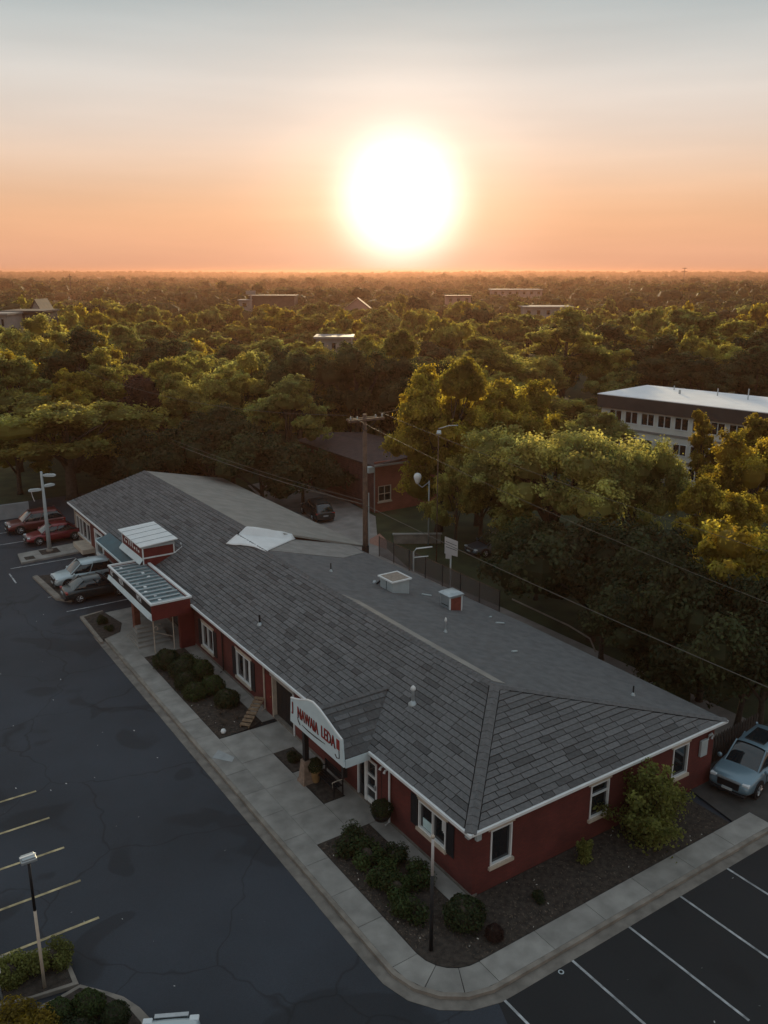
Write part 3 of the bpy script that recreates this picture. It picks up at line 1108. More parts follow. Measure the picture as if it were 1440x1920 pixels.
SGL = plane(Vector((XS, 0, 0)) - sg.location, (0, 1, 0), (-1, 0, 0))


def sign_word(word, a, b, size, sx):
    text_mesh('letters', word, size, M_INK, SGL, a - .025, b - .02, .092, sg, sx)
    text_mesh('letters', word, size, M_INKR, SGL, a, b, .108, sg, sx)


sign_word('J', 10.2, 3.10, .62, .75)
sign_word('NAWAIA', 9.72, 3.02, .72, .60)
sign_word('LEDA', 7.72, 3.06, .74, .62)
k = MB()
k.pbox(SGL, 6.28, 6.5, 3.12, 3.55, .092, .11)
k.build('red_flag_mark', M_INKR, sg)
k = MB()
k.tube([SL(9.72, 3.0, .1), SL(9.66, 2.85, .1), SL(9.5, 2.72, .1)], .02, 5)
k.build('swash', M_INK, sg)
k = MB()
k.tube([SL(9.35, 2.80, .1), SL(8.8, 2.77, .1), SL(8.1, 2.80, .1), SL(7.4, 2.86, .1)], [.012, .028, .028, .01], 5)
k.build('swash', M_INK, sg)
k = MB()
k.tube([SL(6.32, 3.1, .1), SL(6.3, 2.78, .1), SL(6.5, 2.70, .1), SL(6.62, 2.82, .1)], .02, 5)
k.build('swash', M_INK, sg)

# ---- flat canopy over the far entry, with slats and a strip sign
can = MB()
X0, X1, Y0, Y1 = -2.65, -.40, 24.75, 32.7
k = MB()
k.box(X0, X1, Y0, Y0 + .12, 2.32, 3.22)
k.box(X0, X1, Y1 - .12, Y1, 2.32, 3.22)
k.box(X1 - .1, X1, Y0 + .12, Y1 - .12, 2.32, 3.22)
cano = k.build('entry_canopy', M_RED, bld)
MB().box(X0 + .06, X1 - .1, Y0 + .13, Y1 - .13, 2.33, 2.40).build('canopy_ceiling', M_BROWN, cano)
MB().box(X0, X0 + .1, Y0 + .12, Y1 - .12, 2.72, 3.22).build('sign_strip', M_BLACK, cano)
k = MB()
k.add([(X0 - .02, Y0, 2.72), (X0 - .02, Y1, 2.72), (X0 - .14, Y1, 2.45), (X0 - .14, Y0 + .3, 2.38), (X0 - .02, Y0, 2.30), (X0 - .02, Y1, 2.36)], [(0, 1, 2, 3), (3, 2, 5, 4), (0, 3, 4), (1, 5, 2)])
k.build('valance', M_SIGN, cano)
k = MB()
k.box(X0 - .05, X0 + .07, Y0 - .05, Y1 + .05, 3.225, 3.33)
k.box(X1 - .07, X1 + .1, Y0 - .05, Y1 + .05, 3.225, 3.33)
k.box(X0 + .07, X1 - .07, Y0 - .05, Y0 + .07, 3.226, 3.33)
k.box(X0 + .07, X1 - .07, Y1 - .07, Y1 + .05, 3.226, 3.33)
k.build('rim', M_WHITE, cano)
MB().box(X0 + .06, X1 - .06, Y0 + .06, Y1 - .06, 3.13, 3.17).build('glazing', M_TEAL, cano)
ns = 13
for i in range(ns):
    y = Y0 + .35 + (Y1 - Y0 - .7) * i / (ns - 1)
    MB().box(X0 + .075, X1 - .08 - random.uniform(0, .25), y - .055, y + .055, 3.185, 3.255 + random.uniform(-.01, .01)).build('slat', M_METAL, cano)
for i in range(9):
    y = Y0 + .7 + (Y1 - Y0 - 1.4) * i / 8
    x = random.uniform(X0 + .4, X1 - .5)
    MB().box(x, x + .16, y - .10, y + .12, 3.172, 3.225).build('clip', M_WHITE, cano)
text_mesh('letters', 'RC', .42, M_WHITE, FRONT, 32.3, 2.83, 2.66, cano, .9)
text_mesh('letters', 'VIZA', .42, M_WHITE, FRONT, 30.6, 2.83, 2.66, cano, .9)
text_mesh('letters', 'VITA', .42, M_WHITE, FRONT, 27.3, 2.83, 2.66, cano, .9)
# porch under it: side wall, pillar, thin posts, rail, steps
MB().box(-.9, -.02, 25.35, 25.6, 0, 2.3).build('porch_wall', M_RED, bld)
MB().box(-2.2, -1.85, 29.6, 30.05, 0, 2.32).build('pillar', mat('pillar_brown', (.16, .055, .035), .8, .2, 4), bld)
for (x, y) in ((-2.35, 25.6), (-1.2, 25.6)):
    MB().tube([(x, y, 0), (x, y, 2.32)], .03, 8).build('post', M_CREAM, bld)
k = MB()
k.tube([(-2.35, 25.6, 1.5), (-2.2, 25.6, 1.62), (-2.1, 25.6, 1.5), (-2.14, 25.6, 1.36)], .025, 6)
k.tube([(-2.35, 25.6, 1.3), (-1.2, 25.6, .75)], .022, 6)
k.build('handrail', M_CREAM, bld)
for i in range(5):
    y = 26.7 + .42 * i
    MB().box(-2.95 + .12 * i, -1.0, y, 28.85, .0 + .11 * i, .11 * (i + 1)).build('step', M_CONC, bld)
# teal awning and apron next to it
k = MB()
k.slab([(-1.42, 32.8, 2.86), (-1.42, 39.9, 2.86), (-.45, 39.9, 3.25), (-.45, 32.8, 3.25)][::-1], .07)
aw_ = k.build('awning', M_TEALS, bld)
MB().box(-1.48, -1.425, 32.8, 39.95, 2.76, 2.89).build('awning_edge', M_SIGN, aw_)
MB().box(-1.424, -.45, 39.905, 39.96, 2.80, 3.0).build('awning_edge', M_SIGN, aw_)

# ---- red rooftop sign box with a white lid
cu = empty('rooftop_box', (.2, 33.8, 3.1), 0, 'red sign box with overhanging white lid on the shingled roof', 'roof box')
off = -cu.location
bx0, bx1, by0, by1 = -.72, 1.3, 31.75, 35.85


def cub(name, m, x0, x1, y0, y1, z0, z1, par=cu, **k):
    return MB().box(x0 + off.x, x1 + off.x, y0 + off.y, y1 + off.y, z0 + off.z, z1 + off.z).build(name, m, par, **k)


cub('box', M_RED, bx0, bx1, by0, by1, 2.95, 4.30)
for (x, y) in ((bx0, by0), (bx0, by1), (bx1, by0)):
    cub('corner_trim', M_WHITE, x - .035, x + .035, y - .035, y + .035, 3.2, 4.3)
cub('base_trim', M_WHITE, bx0 - .04, bx1 + .3, by0 - .05, by0 - .002, 3.62, 3.70)
cub('frieze', M_GREY, bx0 - .06, bx1 + .06, by0 - .06, by1 + .06, 4.30, 4.46)
k = MB()
z0, z1 = 4.47, 4.50
k.slab([Vector(p) + off for p in ((bx0 - .22, by0 - .22, 4.50), (bx1 + .22, by0 - .22, 4.66), (bx1 + .22, by1 + .2, 4.70), (bx0 - .22, by1 + .2, 4.54))], .06)
lid = k.build('lid', M_WHITE, cu)
for i in range(4):
    y = by0 + .6 + i * .95
    k = MB()
    k.slab([Vector(p) + off for p in ((bx0 - .2, y, 4.535 + .01 * i), (bx1 + .2, y, 4.695 + .01 * i), (bx1 + .2, y + .03, 4.695 + .01 * i), (bx0 - .2, y + .03, 4.535 + .01 * i))], .02)
    k.build('lid_seam', M_METAL, lid)
k = MB()
k.slab([Vector(p) + off for p in ((-.98, by0, 3.32), (bx0 - .01, by0, 3.62), (bx0 - .01, by1 + .1, 3.62), (-.98, by1 + .1, 3.32))], .05)
k.build('apron', M_SIGN, cu)
CUF = lambda a, b, d: Vector((-d, a, b)) + off
for (a, h) in ((35.4, .22), (35.0, .12), (34.5, .28), (34.1, .42), (33.75, .45), (33.3, .16), (32.9, .22), (32.5, .14)):
    MB().pbox(CUF, a - .06, a + .06 + .1 * (h < .2), 3.85, 3.85 + h, .722, .735).build('letter_stroke', M_WHITE, cu)
MB().pbox(CUF, 33.9, 35.3, 4.14, 4.18, .722, .735).build('letter_stroke', M_WHITE, cu)
MB().tube([Vector((1.3, 31.7, 3.68)) + off, Vector((1.9, 31.9, 3.92)) + off, Vector((2.05, 32.5, 4.0)) + off], .04, 6).build('flashing_pipe', M_WHITE, cu)

# ---- tarp over the ridge
tp = MB()
grid = []
NU, NV = 16, 12


def roof_z(x, y):
    z = on_front(x, y).z if x < AP.x + (.65 if y > 28.9 else 0) else on_back(x, y).z
    if y > 28.8 and x > KX:
        z = KZ + .02 - (x - KX) * (KZ - EZ - Zs) / (13.55 - KX)
    return z


def roof_hit(px, py):
    z = 5.0
    for _ in range(25):
        q = P(px, py, z)
        z = z * .5 + roof_z(q.x, q.y) * .5
    return q


ca, cb, cc, cd = (roof_hit(*c) for c in ((424, 1022), (477, 998), (553, 1012), (500, 1036)))
for i in range(NU + 1):
    row = []
    for j in range(NV + 1):
        u, v = i / NU, j / NV
        q = (ca * (1 - u) + cb * u) * (1 - v) + (cd * (1 - u) + cc * u) * v
        x, y = q.x, q.y
        if .2 < v < .9:
            x += .14 * (1 - u) ** 2 * math.sin((v - .2) / .7 * math.pi)
        y += .05 * math.sin(11 * v) * (u > .9)
        z = max(roof_z(x, y), roof_z(x + .1, y), roof_z(x - .1, y), roof_z(x, y + .15))
        z += .035 + .022 * math.exp(-((v - .35) / .05) ** 2) + .022 * math.exp(-((v - .70) / .05) ** 2)
        row.append((x, y, z))
    grid.append(row)
vs = [p for r_ in grid for p in r_]
tp.add(vs, [(i * (NV + 1) + j, (i + 1) * (NV + 1) + j, (i + 1) * (NV + 1) + j + 1, i * (NV + 1) + j + 1) for i in range(NU) for j in range(NV)])
to = tp.build('roof_tarp', M_TARP, smooth=True, label='white tarp patch draped over the ridge of the shop roof', cat='tarp')
md = to.modifiers.new('thick', 'SOLIDIFY')
md.thickness = .02


# ------------------------------------------------------------------ things on the roof
def roof_vent(p, h, r, label, hood=True, m=M_METAL):
    e = empty('vent_pipe', p, 0, label, 'vent pipe', 'vent pipes on the shop roof')
    k = MB()
    k.lathe([(r * 3.2, -.12), (r * 3.0, .02), (r * 1.5, .10), (r * 1.1, .14)], 12)
    k.build('flashing', m, e, True)
    MB().tube([(0, 0, -.1), (0, 0, h)], r, 10).build('pipe', m if hood else M_DKMETAL, e)
    if hood:
        MB().lathe([(r * 1.0, h - .02), (r * 1.7, h + .03), (r * 1.5, h + .12), (r * .4, h + .2)], 12).build('cap', M_WHITE, e, True)
    return e


roof_vent(on_front(2.05, 6.45), .62, .065, 'tall white capped vent pipe on the front roof slope above the entry gable')
roof_vent(on_front(.95, 18.5), .55, .05, 'thin dark tipped vent pipe on the front roof slope near the slatted canopy', False)
roof_vent(on_back(6.9, 10.6), .55, .035, 'thin vent pipe on the back roof slope below the chimney box')
roof_vent(on_back(6.6, 20.9), .5, .035, 'thin vent pipe on the back roof slope left of the white air unit', False)
roof_vent(on_back(10.9, 2.6), .45, .035, 'short vent pipe on the back roof slope near the far right eave', False)

ap = on_back(8.75, 17.6)
ac = empty('air_unit', ap, rad(0), 'white square rooftop air conditioning unit with a tan grille top', 'air conditioner')
k = MB()
k.box(-.55, .55, -.62, .62, -.25, .72)
k.build('casing', M_GREY, ac, bevel=.02)
k = MB()
frame_bars(k, lambda a, b, d: Vector((a, b, d)), -.66, .66, -.72, .72, .08, .72, .80)
k.build('top_frame', M_WHITE, ac)
MB().box(-.585, .585, -.645, .645, .722, .762).build('grille', mat('grille_tan', (.27, .22, .18), .8, .2, 10), ac)
MB().box(-.57, -.552, -.01, .01, -.1, .7).build('seam', M_DKMETAL, ac)
k = MB()
k.slab([(-.95, -.95, -.03), (.75, -.85, -.30), (.85, .85, -.30), (-.9, .95, -.03)], .06)
k.build('curb_flashing', M_GREY, ac)
k = MB()
k.tube([(-.3, .62, .3), (-.35, .95, .32), (-.55, 1.1, .05), (-.6, 1.25, -.02)], .06, 8)
k.tube([(.1, .62, .1), (0, 1.05, .02), (-.2, 1.3, 0)], .05, 8)
k.build('refrigerant_pipes', M_DKMETAL, ac, True)
MB().lathe([(.12, -.1), (.12, .2), (.07, .3)], 10, (-.55, 1.2, 0)).build('valve', M_METAL, ac, True)

cp = on_back(10.35, 14.6)
ch = empty('chimney_box', cp, 0, 'metal clad chimney box with a red side and domed cap on the back roof', 'chimney')
MB().box(-.40, .40, -.42, .42, -.3, .78).build('casing', M_METAL, ch, bevel=.02)
MB().box(-.33, .33, -.445, -.422, -.1, .70).build('red_panel', mat('panel_rust', (.20, .05, .035), .7, .2, 5), ch)
for x in (-.425, .36):
    MB().box(x, x + .065, -.452, -.38, -.25, .80).build('corner_trim', M_WHITE, ch)
k = MB()
k.add([(x * w, y * w, z) for (w, z) in ((.50, .79), (.50, .86), (.36, .97), (.1, 1.03)) for (x, y) in ((-1, -1), (1, -1), (1, 1), (-1, 1))],
      [(i * 4 + j, i * 4 + (j + 1) % 4, i * 4 + 4 + (j + 1) % 4, i * 4 + 4 + j) for i in range(3) for j in range(4)] + [(12, 13, 14, 15), (3, 2, 1, 0)])
k.build('cap', M_METAL, ch)
MB().box(-.42, -.405, -.3, .3, .25, .29).build('seam', M_DKMETAL, ch)
for i, (px, py, l) in enumerate([(800, 1118, .55), (938, 1160, .5), (964, 1238, .35), (920, 1147, .2)]):
    q = P(px, py, 3.6)
    q = on_back(q.x, q.y, .05)
    k = MB()
    k.box(-l / 2, l / 2, -.06, .06, -.04, .03)
    o = k.build('roof_scrap', M_GREY, label=['pale flat scrap between the air unit and chimney box', 'pale bent scrap near the back eave of the shop roof',
                'small white scrap on the middle of the back roof slope', 'tiny pale scrap by the back eave right of the chimney box'][i], cat='scrap', bevel=.02)
    o.location = q
    o.rotation_euler = (0, .2, -.5 + .3 * i)


# ------------------------------------------------------------------ plants
def lobe_cores(lc, lr, k=.62, squash=.8):
    """dense inner foliage of each lobe, as quads"""
    nu, nv = (8, 5) if len(lc) > 6 else (7, 4)
    out_ = []
    for c, r in zip(lc, lr):
        ph = RNG.uniform(0, 6.28, 3)
        g_ = np.empty((nv + 1, nu, 3))
        for i in range(nv + 1):
            t = math.pi * i / nv
            for j in range(nu):
                p = 2 * math.pi * j / nu
                d = np.array([math.sin(t) * math.cos(p), math.sin(t) * math.sin(p), math.cos(t)])
                rr = r * k * (1 + .18 * math.sin(3 * d[0] + ph[0]) + .15 * math.sin(4 * d[1] + ph[1]))
                g_[i, j] = c + d * rr * np.array([1, 1, squash])
        for i in range(nv):
            for j in range(nu):
                out_.append((g_[i, j], g_[i + 1, j], g_[i + 1, (j + 1) % nu], g_[i, (j + 1) % nu]))
    return np.array(out_)


def leaf_mesh(name, c, nrm, size, tint, m, extra=None):
    """one mesh of leaf-sized quads"""
    N = len(c)
    nrm = nrm / (np.linalg.norm(nrm, axis=1, keepdims=True) + 1e-9)
    rnd = RNG.normal(size=(N, 3))
    a = np.cross(nrm, rnd)
    a /= (np.linalg.norm(a, axis=1, keepdims=True) + 1e-9)
    b = np.cross(nrm, a)
    s = size[:, None]
    bend = nrm * s * .22
    vs = np.empty((N, 4, 3))
    vs[:, 0] = c - a * s * .5
    vs[:, 1] = c - b * s * .32 + bend
    vs[:, 2] = c + a * s * .5
    vs[:, 3] = c + b * s * .32 + bend
    if extra is not None:
        vs = np.concatenate([vs, extra])
        tint = np.concatenate([tint, np.full((len(extra), 3), .85)])
        N = len(vs)
    me = bpy.data.meshes.new(name)
    me.vertices.add(4 * N)
    me.vertices.foreach_set('co', vs.reshape(-1))
    me.loops.add(4 * N)
    me.loops.foreach_set('vertex_index', np.arange(4 * N, dtype=np.int32))
    me.polygons.add(N)
    me.polygons.foreach_set('loop_start', np.arange(0, 4 * N, 4, dtype=np.int32))
    me.polygons.foreach_set('loop_total', np.full(N, 4, dtype=np.int32))
    at = me.attributes.new('tint', 'FLOAT_COLOR', 'FACE')
    at.data.foreach_set('color', np.concatenate([tint, np.ones((N, 1))], 1).reshape(-1).astype(np.float32))
    me.materials.append(m)
    me.update(calc_edges=True)
    return me


def sph(n):
    v = RNG.normal(size=(n, 3))
    return v / np.linalg.norm(v, axis=1, keepdims=True)


def crown_pts(R, zlo, zhi, nl, ncl, nleaf, leaf, lobe_r=(.30, .46), spread=1.0, ragged=.35):
    """lobes > clumps > leaves; returns centres, normals, sizes, tints and lobe centres"""
    zc, hz = (zlo + zhi) / 2, (zhi - zlo) / 2
    d = sph(nl * 3)
    d = d[np.argsort(-(d[:, 2] + RNG.uniform(-1.5, 1.5, len(d))))][:nl]
    rr = RNG.uniform(.42, .90, (nl, 1))
    lr = RNG.uniform(*lobe_r, nl) * R
    lc = d * rr * np.array([R, R, hz]) + np.array([0, 0, zc])
    lc[:, 2] += RNG.uniform(-.1, .12, nl) * hz
    C, Nn, S, T = [], [], [], []
    per = nleaf // (nl * ncl)
    for i in range(nl):
        cd = sph(ncl)
        cd[:, 2] = np.where(cd[:, 2] < -.25, -cd[:, 2], cd[:, 2])
        cc = lc[i] + cd * lr[i] * RNG.uniform(.45, 1.0 + ragged * .3, (ncl, 1)) * np.array([1, 1, .82])
        lobe_t = RNG.uniform(.86, 1.14)
        for j in range(ncl):
            rc = lr[i] * RNG.uniform(.20, .36)
            n = max(3, int(per * RNG.uniform(.6, 1.4)))
            o = RNG.normal(size=(n, 3)) * rc * np.array([.62, .62, .45])
            C.append(cc[j] + o)
            Nn.append(o / rc * .5 + cd[j] * .6 + np.array([0, 0, .35]) + RNG.normal(size=(n, 3)) * .55)
            S.append(leaf * RNG.uniform(.65, 1.35, n))
            t = lobe_t * RNG.uniform(.62, 1.38) * RNG.uniform(.75, 1.25, (n, 1))
            hue = RNG.uniform(-.10, .10)
            T.append(np.concatenate([t * (1 + hue), t, t * (1 - hue)], 1))
    return np.concatenate(C), np.concatenate(Nn), np.concatenate(S), np.concatenate(T), lc, lr


def trunk_mesh(name, h, r, lc, fork=.35, limbs=7):
    mb = MB()
    top = Vector((RNG.uniform(-.25, .25), RNG.uniform(-.25, .25), h * .74))
    ptsl = [Vector((0, 0, -.1)), Vector((.03, .02, h * .06)), Vector((top.x * .4, top.y * .4, h * fork)), top]
    mb.tube(ptsl, [r * 1.45, r, r * .8, r * .22], 8)
    for i in range(min(limbs, len(lc))):
        e = Vector(lc[i])
        st = ptsl[1].lerp(ptsl[2], RNG.uniform(.55, 1.0)) if i < limbs * .6 else ptsl[2].lerp(ptsl[3], RNG.uniform(.1, .6))
        mid = st.lerp(e, .5) + Vector((0, 0, h * .03))
        mb.tube([st, mid, e], [r * .52, r * .30, r * .08], 6)
        for q in range(2):
            e2 = e + Vector(sph(1)[0]) * h * .09
            mb.tube([mid.lerp(e, .3), mid.lerp(e2, .6) + Vector((0, 0, .1)), e2], [r * .2, r * .13, r * .04], 5)
    return mb.mesh(name, M_BARK, True)


PROTO = {}


def proto(kind, h, R, zlo, nl, ncl, nleaf, leaf, trunk_r, variants, **kw):
    PROTO[kind] = []
    for v in range(variants):
        c, n, s, t, lc, lr = crown_pts(R, zlo, h, nl, ncl, nleaf, leaf, **kw)
        PROTO[kind].append((trunk_mesh('trunk', h, trunk_r, lc), leaf_mesh('crown', c, n, s, t, L_OLIVE, lobe_cores(lc, lr)), h, R))


proto('hero', 12, 5.2, 1.3, 30, 16, 40000, .24, .34, 4, lobe_r=(.20, .33))
proto('spread', 10, 7.0, 2.4, 34, 16, 42000, .22, .42, 2, lobe_r=(.17, .28))
proto('tall', 13, 3.7, 1.2, 22, 13, 19000, .27, .28, 3, lobe_r=(.24, .38))
proto('round', 10, 4.4, .9, 22, 13, 17000, .28, .26, 4, lobe_r=(.22, .36))
proto('mid', 12, 4.8, 1.0, 20, 10, 9000, .48, .28, 6, lobe_r=(.22, .36))
proto('low', 5, 3.6, .4, 12, 16, 13000, .22, .16, 3)

TREES = []


def tree(kind, loc, h, R, leaf, label, group, name='tree', var=None):
    pr_ = PROTO[kind]
    tm, cm, ph, pR = pr_[var if var is not None else random.randrange(len(pr_))]
    e = empty(name, loc, random.uniform(0, 6.28), label, 'tree', group)
    s = (R / pR, R / pR, h / ph)
    e.scale = s
    t = link('trunk', tm, e)
    c = link('crown', cm, e)
    c.material_slots[0].link = 'OBJECT'
    c.material_slots[0].material = leaf
    TREES.append((loc[0], loc[1], R, h))
    return e


def ptree(kind, px, py, rng, wpx, leaf, label, group='trees standing close behind the shop', name='tree'):
    """tree whose top shows at (px, py) when it stands rng metres away on the ground"""
    q = PR(px, py, rng)
    d = (q - CAM).length
    R = wpx / FPX * d / 2 * 1.22
    x = max(q.x, 15.2 + .95 * R) if -4 < q.y < 50 else q.x
    return tree(kind, (x, q.y, -.15), max(2.0, q.z + .15), R, leaf, label, group, name)


G1 = 'trees standing close behind the shop'
NEAR = [
    ('hero', 828, 680, 70, 180, L_GOLD, 'golden leaved tall tree rising right of the utility pole'),
    ('hero', 962, 702, 75, 178, L_GOLD, 'golden leaved broad tree behind the leaning sign board, right of the tallest gold tree'),
    ('hero', 900, 770, 72, 120, L_OLIVEN, 'shaded olive tree between the two golden trees'),
    ('spread', 1050, 806, 61, 330, L_PALE, 'wide spreading green tree with forked limbs right of the parked grey car'),
    ('spread', 1200, 850, 59, 190, L_GREENN, 'domed green tree joined to the right of the wide spreading tree'),
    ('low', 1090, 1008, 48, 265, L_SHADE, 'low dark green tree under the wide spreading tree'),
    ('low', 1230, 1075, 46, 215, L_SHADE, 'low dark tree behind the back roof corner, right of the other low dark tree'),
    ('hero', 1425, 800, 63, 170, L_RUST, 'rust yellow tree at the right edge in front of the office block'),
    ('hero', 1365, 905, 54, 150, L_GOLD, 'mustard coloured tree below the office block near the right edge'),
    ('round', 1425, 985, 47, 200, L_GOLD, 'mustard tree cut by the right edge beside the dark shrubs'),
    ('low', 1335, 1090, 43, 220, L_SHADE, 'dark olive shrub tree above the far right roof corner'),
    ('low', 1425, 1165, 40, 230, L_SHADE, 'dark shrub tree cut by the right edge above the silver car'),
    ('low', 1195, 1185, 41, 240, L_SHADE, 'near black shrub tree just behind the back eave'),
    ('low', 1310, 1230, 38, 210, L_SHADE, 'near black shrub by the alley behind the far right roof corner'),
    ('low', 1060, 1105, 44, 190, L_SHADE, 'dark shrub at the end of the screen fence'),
    ('tall', 1150, 768, 86, 90, L_GREENN, 'upright green tree hiding the left part of the office block'),
    ('round', 1085, 775, 88, 100, L_GREENN, 'round green tree left of the office block'),
    ('round', 1205, 822, 82, 75, L_GREENN, 'small green tree before the middle of the office block'),
    ('tall', 1327, 768, 80, 55, L_RUST, 'thin rust coloured tree standing before the office windows'),
    ('tall', 1418, 772, 77, 90, L_RUST, 'rust coloured tree before the right end of the office block'),
    ('tall', 1062, 585, 128, 125, L_OLIVEN, 'tall olive tree with a golden rim beyond the left end of the office block'),
    ('hero', 118, 740, 86, 270, L_OLIVEN, 'big olive tree above the red parked cars at the left edge'),
    ('tall', 125, 688, 98, 105, L_GOLD, 'golden tree top just behind the big olive tree at the left'),
    ('round', 20, 770, 90, 120, L_OLIVEN, 'olive tree cut by the left edge beside the big olive tree'),
    ('round', 268, 705, 93, 115, L_PLUM, 'plum coloured tree beyond the far end of the shop roof'),
    ('hero', 368, 692, 92, 135, L_OLIVEN, 'olive tree right of the plum coloured tree'),
    ('hero', 455, 680, 95, 140, L_OLIVEN, 'tall olive tree second to the right of the plum coloured tree'),
    ('tall', 535, 697, 84, 135, L_GREENN, 'upright green tree left of the brick house'),
    ('hero', 605, 705, 98, 130, L_OLIVEN, 'olive tree rising behind the left wall of the brick house'),
    ('round', 655, 738, 100, 90, L_GREENN, 'green tree behind the crossarm of the utility pole'),
    ('round', 735, 760, 104, 100, L_DARK, 'dark tree behind the roof of the brick house'),
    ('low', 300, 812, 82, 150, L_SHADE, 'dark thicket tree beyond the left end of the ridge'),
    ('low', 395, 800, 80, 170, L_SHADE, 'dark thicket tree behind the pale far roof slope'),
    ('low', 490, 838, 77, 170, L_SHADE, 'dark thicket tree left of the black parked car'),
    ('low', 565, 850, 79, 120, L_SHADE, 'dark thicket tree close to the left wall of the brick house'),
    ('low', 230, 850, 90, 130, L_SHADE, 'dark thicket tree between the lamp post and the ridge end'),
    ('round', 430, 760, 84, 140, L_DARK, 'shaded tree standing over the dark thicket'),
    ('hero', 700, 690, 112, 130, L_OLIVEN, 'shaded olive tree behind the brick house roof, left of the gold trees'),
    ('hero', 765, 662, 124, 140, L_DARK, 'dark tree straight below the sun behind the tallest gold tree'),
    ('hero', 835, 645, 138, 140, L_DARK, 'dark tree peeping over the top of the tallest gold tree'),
    ('hero', 905, 655, 130, 140, L_OLIVEN, 'shaded olive tree behind the gap between the gold trees'),
    ('hero', 985, 660, 122, 140, L_OLIVEN, 'shaded olive tree behind the right gold tree'),
    ('round', 858, 850, 65, 95, L_OLIVEN, 'olive undergrowth tree below the tallest gold tree'),
    ('round', 838, 800, 72, 100, L_OLIVEN, 'low olive tree hiding the right end of the brick house'),
    ('round', 905, 880, 69, 110, L_OLIVEN, 'shaded low tree above the parked grey car'),
    ('round', 965, 850, 68, 110, L_GREENN, 'green low tree left of the wide spreading tree'),
    ('low', 1010, 1000, 55, 150, L_SHADE, 'dark shrub right of the parked grey car'),
    ('round', 603, 641, 143, 60, L_OLIVEN, 'olive tree hiding the left half of the pale roofed shed'),
    ('round', 650, 643, 144, 60, L_GOLD, 'golden tree hiding the right half of the pale roofed shed'),
    ('mid', 1000, 587, 250, 50, L_OLIVEN, 'olive tree before the left part of the flat pale hall'),
    ('mid', 1048, 589, 250, 55, L_OLIVEN, 'olive tree before the right part of the flat pale hall'),
    ('mid', 20, 601, 172, 70, L_DARK, 'dark tree below the dark house at the left edge'),
    ('mid', 66, 598, 174, 60, L_OLIVEN, 'olive tree at the right corner of the dark house'),
    ('hero', 302, 628, 126, 130, L_DARK, 'dark domed tree in the second row at the left'),
    ('hero', 182, 637, 124, 115, L_GOLD, 'golden tree in the second row left of the dark domed tree'),
    ('hero', 62, 610, 132, 140, L_OLIVEN, 'olive tree in the second row near the left edge'),
]
for (x, y, h_, R_, lf_, lab_) in [(34.0, 62.0, 14.0, 5.6, L_DARK, 'dark tree right behind the brick house'), (41.0, 67.0, 14.2, 5.8, L_OLIVE, 'olive tree behind the brick house, right of the dark one'),
                                (28.0, 64.5, 13.6, 5.2, L_DARK, 'dark tree behind the far corner of the brick house'), (38.0, 56.5, 12.6, 5.0, L_DARK, 'added sun blocking dark tree between the brick house and the gold trees')]:
    tree('hero', (x, y, -.15), h_, R_, lf_, lab_, G1)  # trees behind the house, raised and partly added to block sun from the roof
for a in NEAR:
    ptree(a[0], a[1], a[2], a[3], a[4], a[5], a[6], G1)

# landmarks that must stay in sight over the woods: px0, px1, lowest visible row, distance
SIGHT = [(925, 1015, 550, 455), (985, 1072, 586, 262), (640, 700, 570, 285), (448, 552, 568, 300), (0, 78, 600, 182), (593, 658, 638, 152), (838, 882, 562, 350),
         (1095, 1440, 745, 112), (120, 140, 566, 600)]


def to_px(p):
    v = Vector(p) - CAM
    f, r, u = v.dot(FW), v.dot(RT), v.z
    zc = f * math.cos(PITCH) - u * math.sin(PITCH)
    yc = f * math.sin(PITCH) + u * math.cos(PITCH)
    return 720 + FPX * r / zc, 960 - FPX * yc / zc


def cap_height(x, y, h, R):
    r = math.hypot(x - CAM.x, y - CAM.y)
    px, _ = to_px((x, y, h))
    w = R / r * FPX
    for (a, b, row, rr) in SIGHT:
        if r < rr and px + w > a and px - w < b:
            lim = PR(px, row, r).z
            if h > lim:
                h = lim
    return h


ROWS = ['front row', 'second row', 'middle rows', 'back rows']


def spot_words(px, py):
    cols = [(110, 'near the left edge'), (230, 'above the far lamp post'), (350, 'above the far ridge end'), (470, 'above the pale far roof slope'),
            (590, 'above the white tarp'), (690, 'above the brick house'), (790, 'straight below the sun'), (890, 'above the tallest gold tree'), (1000, 'above the leaning sign board'),
            (1110, 'left of the office'), (1230, 'above the left of the office'), (1340, 'above the right of the office'), (9999, 'near the right edge')]
    return next(w for c, w in cols if px < c)


